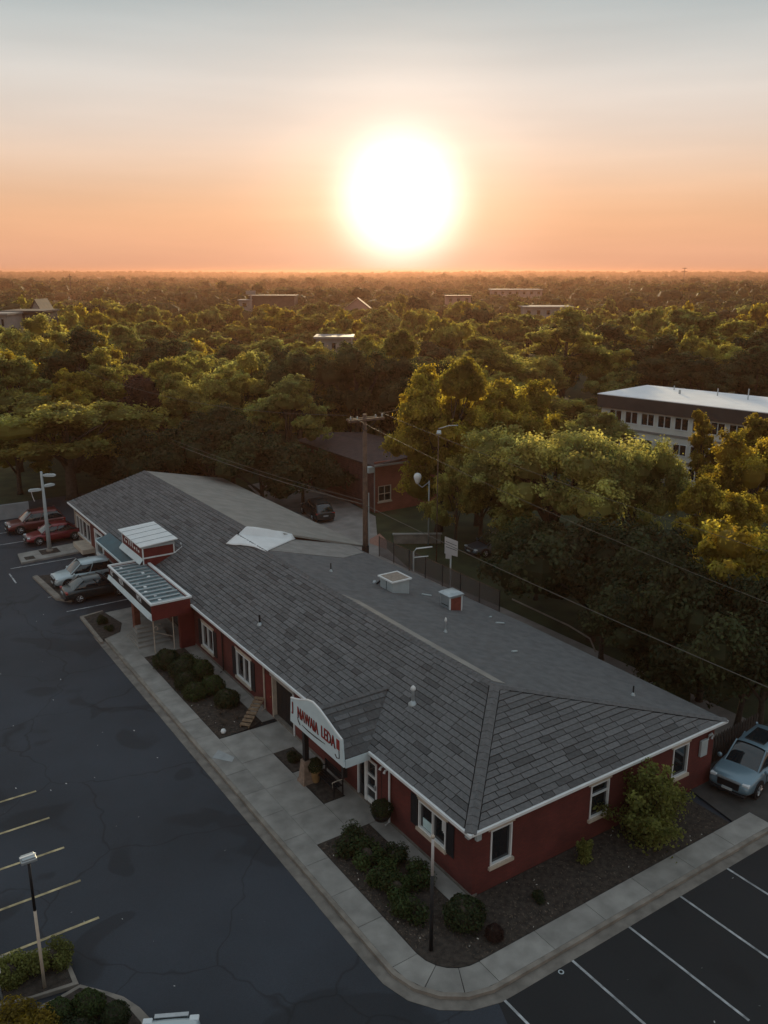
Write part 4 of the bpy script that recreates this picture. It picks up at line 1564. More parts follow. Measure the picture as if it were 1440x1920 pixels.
made, wood = 0, {}
pts = []
LEAVES = [(L_OLIVE, 'olive'), (L_GREEN, 'green'), (L_GOLD, 'golden'), (L_GREEN, 'green'), (L_DARK, 'dark green'), (L_OLIVE, 'olive')]
SIZES = {0: 'small', 1: 'middling', 2: 'tall'}
cand = []
while len(cand) < 9000:
    r = math.sqrt(random.uniform(100 ** 2, 330 ** 2))
    a = YAW + rad(random.uniform(-26.5, 26.5))
    cand.append((r, a))
cand.sort(key=lambda q: q[0])
cells = {}
for (r, a) in cand:
    if made >= 215:
        break
    x, y = CAM.x + r * math.sin(a), CAM.y + r * math.cos(a)
    px, _ = to_px((x, y, 10))
    if px < -40 or px > 1480:
        continue
    if px > 1080 and r < 118:
        continue
    gap = 7.5 + (r - 100) * .035
    if any((x - q[0]) ** 2 + (y - q[1]) ** 2 < gap * gap for q in pts) or any((x - q[0]) ** 2 + (y - q[1]) ** 2 < (q[2] + 2.0) ** 2 for q in TREES[:len(NEAR) + 4]):
        continue
    R = random.uniform(3.4, 6.6)
    h = random.gauss(11.0, 2.4) + 1.2 * math.sin(x * .03) * math.cos(y * .027)
    h = min(15.2, max(7.0, h))
    h2 = cap_height(x, y, h, R)
    if h2 < 3.5:
        continue
    pts.append((x, y))
    lf, word = random.choice(LEAVES)
    row = 0 if r < 140 else 1 if r < 190 else 2 if r < 250 else 3
    size = 0 if h2 < 9.5 else 1 if h2 < 12 else 2
    px, py = to_px((x, y, h2))
    key = (spot_words(px, py), row, word, size)
    cells[key] = cells.get(key, 0) + 1
    kind = 'round' if (r < 150 and h2 < 10.5) else 'tall' if r < 150 and random.random() < .35 else 'hero' if r < 135 else 'mid'
    lab = '%s %s tree, %s of wood, %s' % (SIZES[size], word, ROWS[row], spot_words(px, py))
    wood.setdefault(lab, []).append((px, tree(kind, (x, y, -.15), h2, R if h2 > 6 else R * .8, lf, lab, 'trees of the wood')))
    made += 1
ORD = {2: ['left one', 'right one'], 3: ['left one', 'middle one', 'right one']}
for lab, lst in wood.items():
    if len(lst) > 1:
        lst.sort(key=lambda q: q[0])
        for i, (_, e) in enumerate(lst):
            e['label'] = lab + ', ' + (ORD[len(lst)][i] if len(lst) in ORD else ['first', 'second', 'third', 'fourth', 'fifth', 'sixth', 'seventh', 'eighth'][min(i, 7)])
rmax = max(math.hypot(x - CAM.x, y - CAM.y) for x, y in pts)


def far_wood():
    C, Nn, S, T, X = [], [], [], [], []
    r = rmax - 6
    while r < 4700:
        step = 10 if r < 600 else 30 if r < 1500 else 120
        wid = 9.5 if r < 600 else 11 if r < 1500 else 20
        nq = 130 if r < 450 else 70 if r < 700 else 26 if r < 1500 else 14
        half = rad(27)
        n = int(2 * half * r / wid * (.8 if r < 600 else 1.0))
        for i in range(n):
            a = YAW - half + 2 * half * (i + random.uniform(.1, .9)) / n
            rr = r + random.uniform(-.5, .5) * step
            x, y = CAM.x + rr * math.sin(a), CAM.y + rr * math.cos(a)
            R = wid * random.uniform(.42, .66)
            h = random.gauss(11, 1.8) + 1.6 * math.sin(x * .011 + 1) * math.cos(y * .009) + (2.5 if random.random() < .05 else 0)
            h *= .82 + .36 * (.5 + .5 * math.sin(x * .021 + 2 * math.sin(y * .013)))
            if math.sin(x * .0085 + 1.7) * math.sin(y * .0075 + .6) > .72:
                continue
            h = cap_height(x, y, max(6, h), R)
            if h < 4:
                continue
            z0 = terrain_z(x, y)
            nl = 6 if nq > 120 else 4 if nq > 60 else 3
            lc = sph(nl) * np.array([R * .52, R * .52, h * .16]) + np.array([0, 0, h * .64])
            lc[:, 2] = np.minimum(lc[:, 2], h * .80)
            lr = RNG.uniform(.42, .62, nl) * R
            X.append(lobe_cores(lc + np.array([x, y, z0]), lr, .92, .75))
            k = RNG.integers(0, nl, nq)
            dd = sph(nq)
            dd[:, 2] = np.where(dd[:, 2] < -.2, -dd[:, 2], dd[:, 2])
            p = lc[k] + dd * (lr[k] * RNG.uniform(.85, 1.15, nq))[:, None] * np.array([1, 1, .8])
            C.append(p + np.array([x, y, z0]))
            Nn.append(dd + RNG.normal(size=(nq, 3)) * .4 + np.array([0, 0, .3]))
            S.append(np.full(nq, R * (.22 if nq > 120 else .28 if nq > 60 else .34)) * RNG.uniform(.7, 1.3, nq))
            base = random.choice((np.array([1, 1, 1]), np.array([1.35, 1.15, .95]), np.array([.7, .8, .9]), np.array([.85, .95, 1.0])))
            T.append(base * RNG.uniform(.75, 1.25, (nq, 1)) * random.uniform(.8, 1.15))
        r += step
    me = leaf_mesh('far_wood', np.concatenate(C), np.concatenate(Nn), np.concatenate(S), np.concatenate(T), leafmat('leaf_far_hazed', (.088, .084, .030), .3, .4), np.concatenate(X))  # darker, browner far leaves: the look of haze put into the colour
    return tag(link('far_wood', me), 'hazy far wood reaching to the skyline', 'wood', None, 'stuff')


far_wood()


# clipped bushes and garden shrubs
def ball_mesh(R, n, leaf, squash=.85):
    d = sph(n)
    d[:, 2] = np.where(d[:, 2] < -.5, -d[:, 2], d[:, 2])
    lump = 1 + .09 * np.sin(d[:, 0] * 5 + 1) * np.cos(d[:, 1] * 6) + .05 * np.sin(d[:, 2] * 9)
    rad_ = R * lump * RNG.uniform(.80, 1.06, n)
    p = d * rad_[:, None] * np.array([1, 1, squash]) + np.array([0, 0, R * squash * .72])
    t = RNG.uniform(.6, 1.4, (n, 1)) * np.ones((1, 3))
    return leaf_mesh('foliage', p, d + RNG.normal(size=(n, 3)) * .5, leaf * RNG.uniform(.7, 1.3, n), t, L_GREEN)


BALLS = [ball_mesh(.55, 2600, .085) for _ in range(3)]


def loose_mesh():
    C, Nn, S, T = [], [], [], []
    for i in range(7):
        a = random.uniform(0, 6.28)
        c = np.array([math.cos(a) * .30 * (i > 0), math.sin(a) * .30 * (i > 0), random.uniform(.2, .5)])
        r = random.uniform(.20, .34)
        n = 420
        d = sph(n)
        p = c + d * (r * RNG.uniform(.5, 1.25, n))[:, None]
        p[:, 2] = np.maximum(p[:, 2], .02)
        C.append(p)
        Nn.append(d + RNG.normal(size=(n, 3)) * .6 + np.array([0, 0, .3]))
        S.append(.085 * RNG.uniform(.6, 1.5, n))
        T.append(random.uniform(.75, 1.25) * RNG.uniform(.6, 1.4, (n, 1)) * np.ones((1, 3)))
    return leaf_mesh('foliage', np.concatenate(C), np.concatenate(Nn), np.concatenate(S), np.concatenate(T), L_GREEN)


LOOSE = [loose_mesh() for _ in range(5)]
CORE = MB().lathe([(.05, .02), (.28, .08), (.42, .3), (.42, .5), (.28, .72), (.06, .82)], 10).mesh('stem', M_BARK, True)
L_BUSH = leafmat('leaf_bush', (.040, .062, .018), .3, .2)
L_BUSHD = leafmat('leaf_bush_dark', (.030, .044, .016), .3, .2)


def bush(x, y, R, label, leaf=L_BUSH, group='clipped bushes along the facade', z=.0):
    e = empty('bush', (x, y, z), random.uniform(0, 6), label, 'bush', group)
    e.scale = (R / .55 * random.uniform(.9, 1.1), R / .55 * random.uniform(.9, 1.1), R / .55 * random.uniform(.85, 1.1))
    c = link('foliage', random.choice(BALLS if 'rounded' in label or 'round ' in label else LOOSE), e)
    c.material_slots[0].link = 'OBJECT'
    c.material_slots[0].material = leaf
    link('stem', CORE, e, (0, 0, 0), (0, 0, 0), (1, 1, 1) if 'round' in label else (.6, .6, .7))
    return e


B2 = [(23.4, -2.45, .72, 'rounded bush nearest the porch posts in the far bed'), (21.9, -2.15, .66, 'second rounded bush from the porch in the far bed'),
      (20.6, -2.45, .55, 'small rounded bush on the walk side of the far bed'), (19.2, -2.50, .60, 'round bright bush at the walk edge in the middle of the far bed'),
      (21.1, -1.3, .62, 'rounded bush near the wall below the shuttered window'), (19.3, -1.5, .60, 'rounded bush near the wall, second from the door end'),
      (17.6, -1.45, .58, 'dark rounded bush nearest the open shop door'), (22.6, -1.5, .55, 'darker bush between the porch and the shuttered window')]
for (y, x, R, lab) in B2:
    bush(x, y, R, lab, random.choice((L_BUSH, L_BUSHD)))
B1 = [(4.5, -2.25, .62, 'loose bush nearest the entry paving in the front bed'), (3.5, -2.1, .66, 'second loose bush from the entry in the front bed'),
      (2.4, -2.15, .55, 'third loose bush from the entry, mossy green'), (1.5, -2.15, .55, 'fourth loose bush from the entry near the walk'),
      (.5, -2.2, .66, 'large loose bush left of the dark pole foot'), (3.0, -1.15, .50, 'dark bush near the wall below the big front window'),
      (1.6, -1.1, .55, 'dark bush near the wall close to the corner'), (-.85, -1.0, .62, 'dark rounded bush at the near brick corner')]
for (y, x, R, lab) in B1:
    bush(x, y, R, lab, random.choice((L_BUSH, L_BUSHD)))
for (y, x, R, lab) in [(11.2, -1.05, .28, 'tiny dark plant in the left entry bed'), (31.6, -3.6, .35, 'low dark plant in the kerb corner bed'), (30.3, -3.6, .3, 'smaller low dark plant in the kerb corner bed'),
                       (-1.4, 1.9, .26, 'tiny dark plant beside the near side window'), (-1.9, -.6, .3, 'reddish low plant at the rounded corner of the bed')]:
    bush(x, y, R, lab, L_PLUM if 'reddish' in lab else L_BUSHD, 'small low plants in the beds')
# dry plants in the far bed
for i, (x, y) in enumerate([(-2.1, 16.9), (-1.6, 16.0), (-2.4, 15.8)]):
    k = MB()
    for _ in range(26):
        a, l = random.uniform(0, 6.28), random.uniform(.25, .5)
        k.tube([(0, 0, 0), (math.cos(a) * l * .4, math.sin(a) * l * .4, l * .55), (math.cos(a) * l, math.sin(a) * l, l * .6)], [.008, .006, .003], 4)
    o = k.build('dry_plant', mat('dry_stem', (.085, .065, .05), .95, .3, 5), label=['bare twiggy plant in the middle of the far bed', 'bare twiggy plant closest to the leaning wooden pallet', 'bare twiggy plant at the walk end of the far bed'][i], cat='plant', group='dry plants in the far bed')
    o.location = (x, y, .01)

# the feathery shrub by the side wall and the small one beside it


def shrub(loc, h, R, n, leaf, m, label, nstem=9, group=None):
    e = empty('shrub', loc, 0, label, 'shrub', group)
    k = MB()
    C, Nn, S, T = [], [], [], []
    for i in range(nstem):
        a, t = random.uniform(0, 6.28), random.uniform(.15, 1.0)
        tip = Vector((math.cos(a) * R * t, math.sin(a) * R * t, h * (1.0 - .62 * t ** 1.3) * random.uniform(.85, 1.05)))
        mid = Vector((tip.x * .35, tip.y * .35, tip.z * .55))
        k.tube([(0, 0, -.05), mid, tip], [.045, .03, .008], 5)
        nn = n // nstem
        u = RNG.uniform(.12, 1.06, nn)
        q = (1 - u)[:, None] ** 2 * 0 + 2 * ((1 - u) * u)[:, None] * np.array(mid) + (u ** 2)[:, None] * np.array(tip)
        wv = (R * .21 * (1.15 - u * .85))[:, None]
        o = RNG.normal(size=(nn, 3)) * wv * np.array([1, 1, .7])
        C.append(q + o)
        Nn.append(o + np.array([0, 0, .3]) + RNG.normal(size=(nn, 3)) * .4)
        S.append(leaf * RNG.uniform(.7, 1.4, nn))
        tt = random.uniform(.8, 1.2) * RNG.uniform(.7, 1.35, (nn, 1))
        T.append(tt * np.ones((1, 3)))
    k.build('stems', M_BARK, e, True)
    C = np.concatenate(C)
    C[:, 2] = np.maximum(C[:, 2], .05)
    link('foliage', leaf_mesh('foliage', C, np.concatenate(Nn), np.concatenate(S), np.concatenate(T), m), e)
    return e


L_FEA = leafmat('leaf_feathery', (.175, .185, .055), .3, .5)
shrub((7.7, -1.15, .0), 3.3, 1.85, 7500, .14, L_FEA, 'feathery yellow green shrub standing against the side wall', 24)
shrub((4.65, -.85, .0), 1.15, .5, 1100, .10, L_FEA, 'small feathery sapling left of the big shrub by the side wall', 6)


# ------------------------------------------------------------------ cars
def car(label, loc, rz, paint, L=4.6, W=1.84, H=1.45, suv=False, sunroof=False, group='cars parked round the shop'):
    e = empty('parked_car', loc, rz, label, 'car', group)
    hw = W / 2
    b = .95 if suv else .88                            # belt height
    if suv:
        prof = [(.5, .50, .80, .42), (.485, .82, .90, .30), (.40, .92, .97, .24), (.24, b + .04, 1.0, .22), (0, b + .05, 1.0, .22), (-.30, b + .06, 1.0, .22), (-.46, b + .05, .97, .27), (-.492, b - .02, .92, .33), (-.5, .62, .84, .42)]
        gh = (.25, .07, -.36, -.475)
    else:
        prof = [(.5, .46, .76, .38), (.48, .66, .88, .26), (.40, .74, .96, .22), (.23, b - .02, 1.0, .2), (0, b, 1.0, .2), (-.28, b + .03, 1.0, .2), (-.44, b + .02, .95, .25), (-.485, b - .06, .90, .33), (-.5, .58, .82, .42)]
        gh = (.24, .05, -.20, -.37)
    rings = []
    for (x, zt, w, zb) in prof:
        h_ = hw * w
        half = [(0, zb), (h_ * .86, zb), (h_ * .985, zb + .13), (h_, zb + (zt - zb) * .55), (h_ * .965, zt - .07), (h_ * .84, zt - .005), (h_ * .45, zt + .02)]
        ring = [(x * L, y, z) for (y, z) in half] + [(x * L, 0, zt + .028)] + [(x * L, -y, z) for (y, z) in reversed(half[1:])]
        rings.append(ring)
    n = len(rings[0])
    k = MB()
    k.add([p for r in rings for p in r], [(i * n + j, i * n + (j + 1) % n, (i + 1) * n + (j + 1) % n, (i + 1) * n + j) for i in range(len(rings) - 1) for j in range(n)] + [tuple(range(n)), tuple(range((len(rings) - 1) * n, len(rings) * n))])
    body = k.build('body', paint, e, True)
    ss = body.modifiers.new('smooth', 'SUBSURF')
    ss.levels = ss.render_levels = 2
    x0, x1, x2, x3 = [g_ * L for g_ in gh]
    zb = b + .0
    wb, wt_ = hw * .90, hw * .70
    st_ = []
    for (x, f) in [(x0, .03), (x0 * .66 + x1 * .34, .40), (x0 * .33 + x1 * .67, .74), (x1, .955), ((x1 * 2 + x2) / 3, 1.0), ((x1 + x2 * 2) / 3, .995), (x2, .93), ((x2 + x3) / 2, .58), (x3, .05)]:
        zt_ = zb + (H - zb) * f
        tw = wb * (.90 if x > x1 or x < x2 else .98)
        ww_ = tw + (wt_ - tw) * min(1, f) ** 1.2
        st_.append((x, tw, ww_, zt_))

    def half_sec(tw, ww_, zt_, o=0.0):
        return [(tw, zb - .06), (tw * .99, zb + (zt_ - zb) * .35), (ww_ * 1.02 + o, zt_ - .17 * min(1, (zt_ - zb) * 2)), (ww_ * .90 + o, zt_ - .05 * min(1, (zt_ - zb) * 2) + o), (ww_ * .5, zt_ - .008 + o)]

    def loft(rings_, cap=True):
        n_ = len(rings_[0])
        fs = [(i * n_ + j, i * n_ + j + 1, (i + 1) * n_ + j + 1, (i + 1) * n_ + j) for i in range(len(rings_) - 1) for j in range(n_ - 1)]
        return MB().add([p for r in rings_ for p in r], fs)
    rg_ = []
    for (x, tw, ww_, zt_) in st_:
        hs = half_sec(tw, ww_, zt_)
        rg_.append([(x, y, z) for y, z in hs] + [(x, 0, zt_)] + [(x, -y, z) for y, z in reversed(hs)])
    gl = loft(rg_).build('window_glass', M_CARG, e, True)
    sg_ = gl.modifiers.new('smooth', 'SUBSURF')
    sg_.levels = sg_.render_levels = 2
    rg_ = []
    for (x, tw, ww_, zt_) in st_[3:7]:
        x = x + (.02 if x == x1 else 0)
        hs = half_sec(tw, ww_, zt_, .014)[2:]
        rg_.append([(x, y, z) for y, z in hs] + [(x, 0, zt_ + .014)] + [(x, -y, z) for y, z in reversed(hs)])
    rf = loft(rg_).build('roof', paint, e, True)
    sg_ = rf.modifiers.new('smooth', 'SUBSURF')
    sg_.levels = sg_.render_levels = 2
    if sunroof:
        MB().box(x2 + .45, x1 - .22, -wt_ * .62, wt_ * .62, H - .02, H + .022).build('sunroof', M_CARG, rf, bevel=.02)
    for s in (1, -1):
        k = MB()
        k.tube([(x0 + .03, s * wb * .84, zb), (x1, s * wt_ * .95, H - .05)], .035, 6)
        k.tube([((x0 + x2) * .36, s * wb * .99, zb), ((x1 + x2) * .42, s * wt_ * 1.0, H - .05)], .035, 6)
        k.tube([(x3 + .02, s * wb * .84, zb), (x2, s * wt_ * .95, H - .05)], .055, 6)
        k.tube([(x0 - .1, s * wb * .90, zb), (x1 * .6 + x0 * .1, s * wb, zb), (x2, s * wb, zb), (x3 + .05, s * wb * .88, zb)], .025, 5)
        k.build('pillar', paint, e)
        k = MB()
        k.lathe([(.02, -.06), (.1, -.03), (.11, .04), (.05, .08)], 8, (0, 0, 0), 'x')
        m_ = k.build('mirror', paint, e, True)
        m_.location = (x0 - .18, s * (hw + .06), b + .06)
        k = MB()
        k.box(.44 * L, .485 * L, s * hw * .56, s * hw * .86, (.70 if suv else .60), (.82 if suv else .70))
        k.build('headlight', M_LAMP, e, bevel=.03)
        k = MB()
        k.box(-.49 * L, -.455 * L, s * hw * .58, s * hw * .93, b - .18, b - .03)
        k.build('tail_light', M_TAIL, e, bevel=.03)
        for xw in (.305, -.30):
            wr = .36 if suv else .33
            w_ = empty('wheel', (xw * L, s * (hw - .10), wr))
            w_.parent = e
            k = MB()
            k.lathe([(wr * .62, -.11), (wr * .92, -.115), (wr, -.07), (wr, .07), (wr * .92, .115), (wr * .62, .11)], 22, (0, 0, 0), 'y')
            k.build('tyre', M_TYRE, w_, True)
            k = MB()
            k.lathe([(wr * .63, -.10), (wr * .63, .10)], 18, (0, 0, 0), 'y', 1)
            k.lathe([(wr * .66, s * .085), (wr * .66, s * .118), (wr * .58, s * .118), (wr * .58, s * .085)], 18, (0, 0, 0), 'y')
            for q in range(6):
                a = q * math.pi / 3
                k.tube([(0, s * .115, 0), (math.cos(a) * wr * .6, s * .118, math.sin(a) * wr * .6)], .032, 5)
            k.build('rim', [M_RIM, M_BLACK], w_)
            k = MB()
            k.lathe([(wr * 1.17, s * hw - s * .30), (wr * 1.17, s * (hw + .004))], 22, (xw * L, 0, wr + .01), 'y')
            k.build('wheel_arch', M_BLACK, e)
        k = MB()
        for xd in (.17, -.03, -.22):
            k.box(xd * L - .006, xd * L + .006, s * (hw - .02), s * (hw + .003), .42, b - .05)
        k.build('door_seams', M_BLACK, e)
    MB().box(.47 * L, .505 * L, -hw * .48, hw * .48, .46, .66 if not suv else .78).build('grille', M_BLACK, e, bevel=.03)
    MB().box(.478 * L, .508 * L, -hw * .52, hw * .52, .665 if not suv else .785, .70 if not suv else .82).build('grille_trim', M_RIM, e)
    MB().box(.44 * L, .512 * L, -hw * .78, hw * .78, .24, .36).build('bumper', M_BLACK, e, bevel=.05)
    MB().box(-.512 * L, -.44 * L, -hw * .78, hw * .78, .26, .42).build('bumper', M_BLACK, e, bevel=.05)
    MB().box(.506 * L, .516 * L, -.22, .22, .40, .50).build('licence_plate', M_GREY, e)
    MB().box(-.508 * L, -.498 * L, -.22, .22, .60, .72).build('licence_plate', M_GREY, e)
    return e


def paint(name, c, metal=.35):
    return mat('paint_' + name, c, .32, .04, 1, metal=metal, spec=.5, coat=.6)


PT_SILV = paint('steel_blue', (.17, .26, .32))
PT_ICE = paint('ice_blue', (.42, .50, .53))
PT_BLK = paint('black_green', (.018, .026, .029))
PT_RED = paint('crimson', (.20, .014, .022))
PT_RED2 = paint('dark_red', (.13, .025, .025))
car('silver blue hatchback with a dark sunroof parked by the near back corner', (14.95, -.75, -.055), math.pi + rad(10), PT_SILV, 4.6, 1.92, 1.7, True, True)
car('ice blue crossover parked nose out beside the black sedan', (-2.38, 40.1, ZL), math.pi, PT_ICE, 4.35, 1.86, 1.68, True)
car('black sedan parked beside the slatted canopy', (-2.45, 37.05, ZL), 0, PT_BLK, 4.4, 1.84, 1.48, False)
car('crimson sedan parked beside the lamp island', (-1.7, 51.6, ZL), math.pi, PT_RED, 4.6, 1.84, 1.5, False)
car('dark red crossover parked beyond the crimson sedan', (-2.3, 55.6, ZL), math.pi, PT_RED2, 4.7, 1.9, 1.75, True)
car('pale blue car cut by the bottom edge at the left', (-11.66, -1.47, ZL), rad(62), PT_ICE, 4.5, 1.84, 1.5, False)
car('black car in the shade by the brick house', (19.6, 45.8, ZL), rad(80), PT_BLK, 4.6, 1.9, 1.7, True)
car('slate grey car under the wide spreading tree', (26.2, 29.4, -.15), math.pi + rad(-6), paint('slate', (.07, .09, .11)), 4.6, 1.86, 1.5, False)


# ------------------------------------------------------------------ poles, lamps, wires, fences
def lamp_head(parent, name, p, d, l=.75, w=.34, m=M_GREY):
    """flat box luminaire reaching from p along d"""
    d = Vector(d).normalized()
    s = Vector((-d.y, d.x, 0))
    k = MB()
    vs = []
    for (t, ww, zt, zb_) in ((0, .5, .06, -.04), (.25, .95, .11, -.06), (.85, 1.0, .10, -.07), (1.0, .7, .04, -.05)):
        for (sy, zz) in ((-1, zb_), (1, zb_), (.8, zt), (-.8, zt)):
            vs.append(Vector(p) + d * l * t + s * w / 2 * ww * sy + Vector((0, 0, zz)))
    k.add(vs, [(i * 4 + j, i * 4 + (j + 1) % 4, i * 4 + 4 + (j + 1) % 4, i * 4 + 4 + j) for i in range(3) for j in range(4)] + [(0, 1, 2, 3), (12, 13, 14, 15)])
    return k.build(name, m, parent)


# three-headed lot lamp on the far island
lp = empty('lot_lamp', (-2.87, 48.3, .03), 0, 'pale grey lamp post with three heads on the far island', 'lamp post')
MB().tube([(0, 0, 0), (0, 0, 3), (0, 0, 6.35)], [.17, .13, .085], 10).build('pole', M_GREY, lp, True)
MB().lathe([(.26, -.02), (.26, .10), (.2, .18)], 12).build('base', M_CURB, lp, True)
for (d, z) in (((.85, -.5, 0), 6.05), ((-1, .15, 0), 4.95), ((.9, .5, 0), 5.15)):
    lamp_head(lp, 'lamp_head', Vector((d[0] * .1, d[1] * .1, z)), d, .95, .42)
MB().tube([(-.85, .1, 4.9), (-.8, .1, 4.5), (-.7, .05, 4.1)], .02, 5).build('loose_cable', M_WHITE, lp)
# near left lot lamp
b_ = P(84, 1852, 0)
ll = empty('lot_lamp', (b_.x, b_.y, -.02), 0, 'thin lot lamp with one boxy head in the left foreground island', 'lamp post')
tz = PR(54, 1612, math.hypot(b_.x - CAM.x, b_.y - CAM.y))
tx = 0
MB().tube([(0, 0, 0), (0, 0, tz.z * .62)], [.05, .045], 8).build('pole', M_CREAM, ll, True)
MB().tube([(0, 0, tz.z * .62), (0, 0, tz.z)], [.045, .04], 8).build('pole_top', M_BLACK, ll, True)
k = MB()
k.box(-.22, .22, -.17, .17, tz.z, tz.z + .10)
k.box(-.19, .19, -.14, .14, tz.z + .10, tz.z + .15)
hd = k.build('lamp_head', M_METAL, ll, bevel=.02)
MB().box(-.225, .225, -.03, .03, tz.z + .151, tz.z + .165).build('band', M_WHITE, hd)
# two-tone pole at the rounded corner bed
b_ = P(808, 1782, 0)
fp = empty('bed_pole', (b_.x, b_.y, 0), 0, 'slim pole, black below and white above, in the rounded corner bed', 'pole')
MB().tube([(0, 0, 0), (0, 0, 2.85)], [.07, .06], 10).build('lower_pole', M_BLACK, fp, True)
MB().tube([(0, 0, 2.85), (0, 0, 4.2)], [.052, .045], 10).build('upper_pole', mat('pole_pale', (.5, .47, .46), .6, .1, 2), fp, True)
MB().lathe([(.06, 4.2), (.065, 4.26), (.03, 4.3)], 10).build('pole_cap', M_CREAM, fp, True)

# utility pole with a crossarm
up_ = empty('utility_pole', (13.05, 27.4, -.1), 0, 'brown wooden utility pole with a crossarm behind the shop roof', 'utility pole')
TZ = 12.25
MB().tube([(0, 0, 0), (0, 0, 6), (0, 0, TZ)], [.20, .17, .13], 12).build('pole', M_POLEW, up_, True)
MB().tube([(0, 0, 2.2), (0, 0, 3.35)], .25, 10).build('pole_sleeve', M_DKMETAL, up_)
MB().tube([(.2, -.12, .5), (.2, -.12, 7.0)], .035, 6).build('conduit', M_GREY, up_)
MB().box(-1.35, 1.35, -.30, -.14, TZ - .42, TZ - .26).build('crossarm', M_POLEW, up_, bevel=.01)
MB().box(-1.25, 1.1, .14, .26, TZ - .36, TZ - .24).build('crossarm', M_POLEW, up_, bevel=.01)
for x in (-1.2, -.7, .7, 1.2):
    MB().lathe([(.03, TZ - .26), (.055, TZ - .18), (.035, TZ - .14), (.055, TZ - .09), (.02, TZ - .04)], 8, (x, -.22, 0)).build('insulator', M_GREY, up_, True)
for s in (-1, 1):
    MB().tube([(s * .8, -.24, TZ - .4), (0, -.15, TZ - 1.1)], .025, 5).build('brace', M_DKMETAL, up_)


def sag(p, q, s, n=16):
    p, q = Vector(p), Vector(q)
    return [p.lerp(q, i / n) - Vector((0, 0, s * 4 * (i / n) * (1 - i / n))) for i in range(n + 1)]


M_WIRE = mat('wire', (.10, .095, .08), .6, .1, 2)
zc_ = PR(678, 947, 55.3).z
for i, (pts_, r_, lab) in enumerate([
    (sag((13.0, 27.2, zc_), (13.4, -34, zc_ - .4), .7), .019, 'heavy service cable running right from the middle of the utility pole'),
    (sag((13.0, 27.6, zc_), (8.2, 76, 7.4), .9), .022, 'heavy service cable running left from the middle of the utility pole'),
    (sag((13.0, 27.6, zc_ + .25), (8.0, 76, 7.7), .8), .013, 'thin cable just above the heavy one left of the utility pole'),
    (sag((14.25, 27.2, TZ - .1), (15.5, -34, TZ - 1.6), 1.4), .010, 'right high wire running right from the crossarm'),
    (sag((11.85, 27.2, TZ - .1), (14.2, -34, TZ - 4.0), 1.6), .010, 'left high wire running right from the crossarm'),
    (sag((14.25, 27.6, TZ - .1), (34, 50, 10.2), .8), .011, 'high wire from the crossarm towards the street lamp'),
    (sag((11.85, 27.6, TZ - .1), (7.5, 76, 11.2), 1.2), .012, 'high wire running left from the crossarm')]):
    tag(MB().tube(pts_, r_, 5).build('power_cable', M_WIRE), lab, 'cable', 'cables on the utility pole')

# cobra street lamp among the gold trees
q = PR(835, 812, 61)
sl_ = empty('street_lamp', (q.x + .3, q.y + 1.2, -.15), 0, 'street lamp with a long bright arm in front of the gold trees', 'street lamp')
MB().tube([(0, 0, 0), (0, 0, q.z + .35)], [.05, .035], 8).build('pole', M_POLEW, sl_, True)
MB().tube([(0, 0, q.z + .25), (.4, -.7, q.z + .55), (.75, -1.3, q.z + .62)], .04, 6).build('arm', M_GREY, sl_, True)
lamp_head(sl_, 'lamp_head', (-.1, -.2, q.z + .12), (-.6, -.75, 0), 1.0, .36)
# globe lamp by the alley
b_ = P(803, 1020, -.1)
gl_ = empty('globe_lamp', (b_.x, b_.y, -.15), 0, 'thin lamp post with a white globe in front of the brick house lawn', 'lamp post')
q = PR(783, 893, math.hypot(b_.x - CAM.x, b_.y - CAM.y))
MB().tube([(0, 0, 0), (0, 0, q.z - .2)], [.06, .045], 8).build('pole', M_GREY, gl_, True)
dv = Vector((q.x - b_.x, q.y - b_.y, 0))
MB().tube([(0, 0, q.z - .3), dv * .6 + Vector((0, 0, q.z - .75)), dv + Vector((0, 0, q.z - .45))], .035, 6).build('arm', M_GREY, gl_, True)
k = MB()
k.lathe([(.10, -.45), (.16, -.35), (.30, .0), (.31, .15), (.24, .34), (.08, .42)], 14, (dv.x, dv.y, q.z))
k.build('globe', M_WHITE, gl_, True)
# notice board on a post behind the shop
b_ = Vector((18.4, 24.9, 0))
rg = math.hypot(b_.x - CAM.x, b_.y - CAM.y)
zt, zb_ = PR(847, 1003, rg).z, PR(847, 1040, rg).z
nb_ = empty('notice_board', (b_.x, b_.y, -.12), 0, 'pale tilted sign board with two ruled lines on a white post behind the shop', 'sign')
MB().tube([(0, 0, 0), (0, 0, zb_ + .4)], .055, 8).build('post', M_WHITE, nb_)
BP = plane((0, 0, 0), (RT.x * .95, RT.y * .95 - .2, 0), (-FW.x, -FW.y, 0))
bd = MB()
c_ = [BP(a, z, d) for d in (.06, .10) for (a, z) in ((-.44, zb_ + .22), (.46, zb_ + .02), (.46, zt - .30), (-.44, zt + .02))]
bd.add(c_, [(3, 2, 1, 0), (4, 5, 6, 7), (0, 1, 5, 4), (1, 2, 6, 5), (2, 3, 7, 6), (3, 0, 4, 7)])
bd = bd.build('board', mat('board_pale', (.62, .55, .53), .6, .06, 2), nb_)
for f in (.28, .58):
    k = MB()
    zl, zr__ = zt + .02 - f * (zt - zb_ - .2), zt - .30 - f * (zt - zb_ - .32)
    k.add([BP(a, z, d) for d in (.101, .106) for (a, z) in ((-.36, zl - .03), (.38, zr__ - .03), (.38, zr__ + .01), (-.36, zl + .01))], [(3, 2, 1, 0), (4, 5, 6, 7), (0, 1, 5, 4), (1, 2, 6, 5), (2, 3, 7, 6), (3, 0, 4, 7)])
    k.build('ruled_line', M_DKMETAL, bd)
MB().pbox(BP, -.36, .05, zb_ - .16, zb_ + .2, .04, .07).build('small_plate', mat('board_pale', ()), nb_)

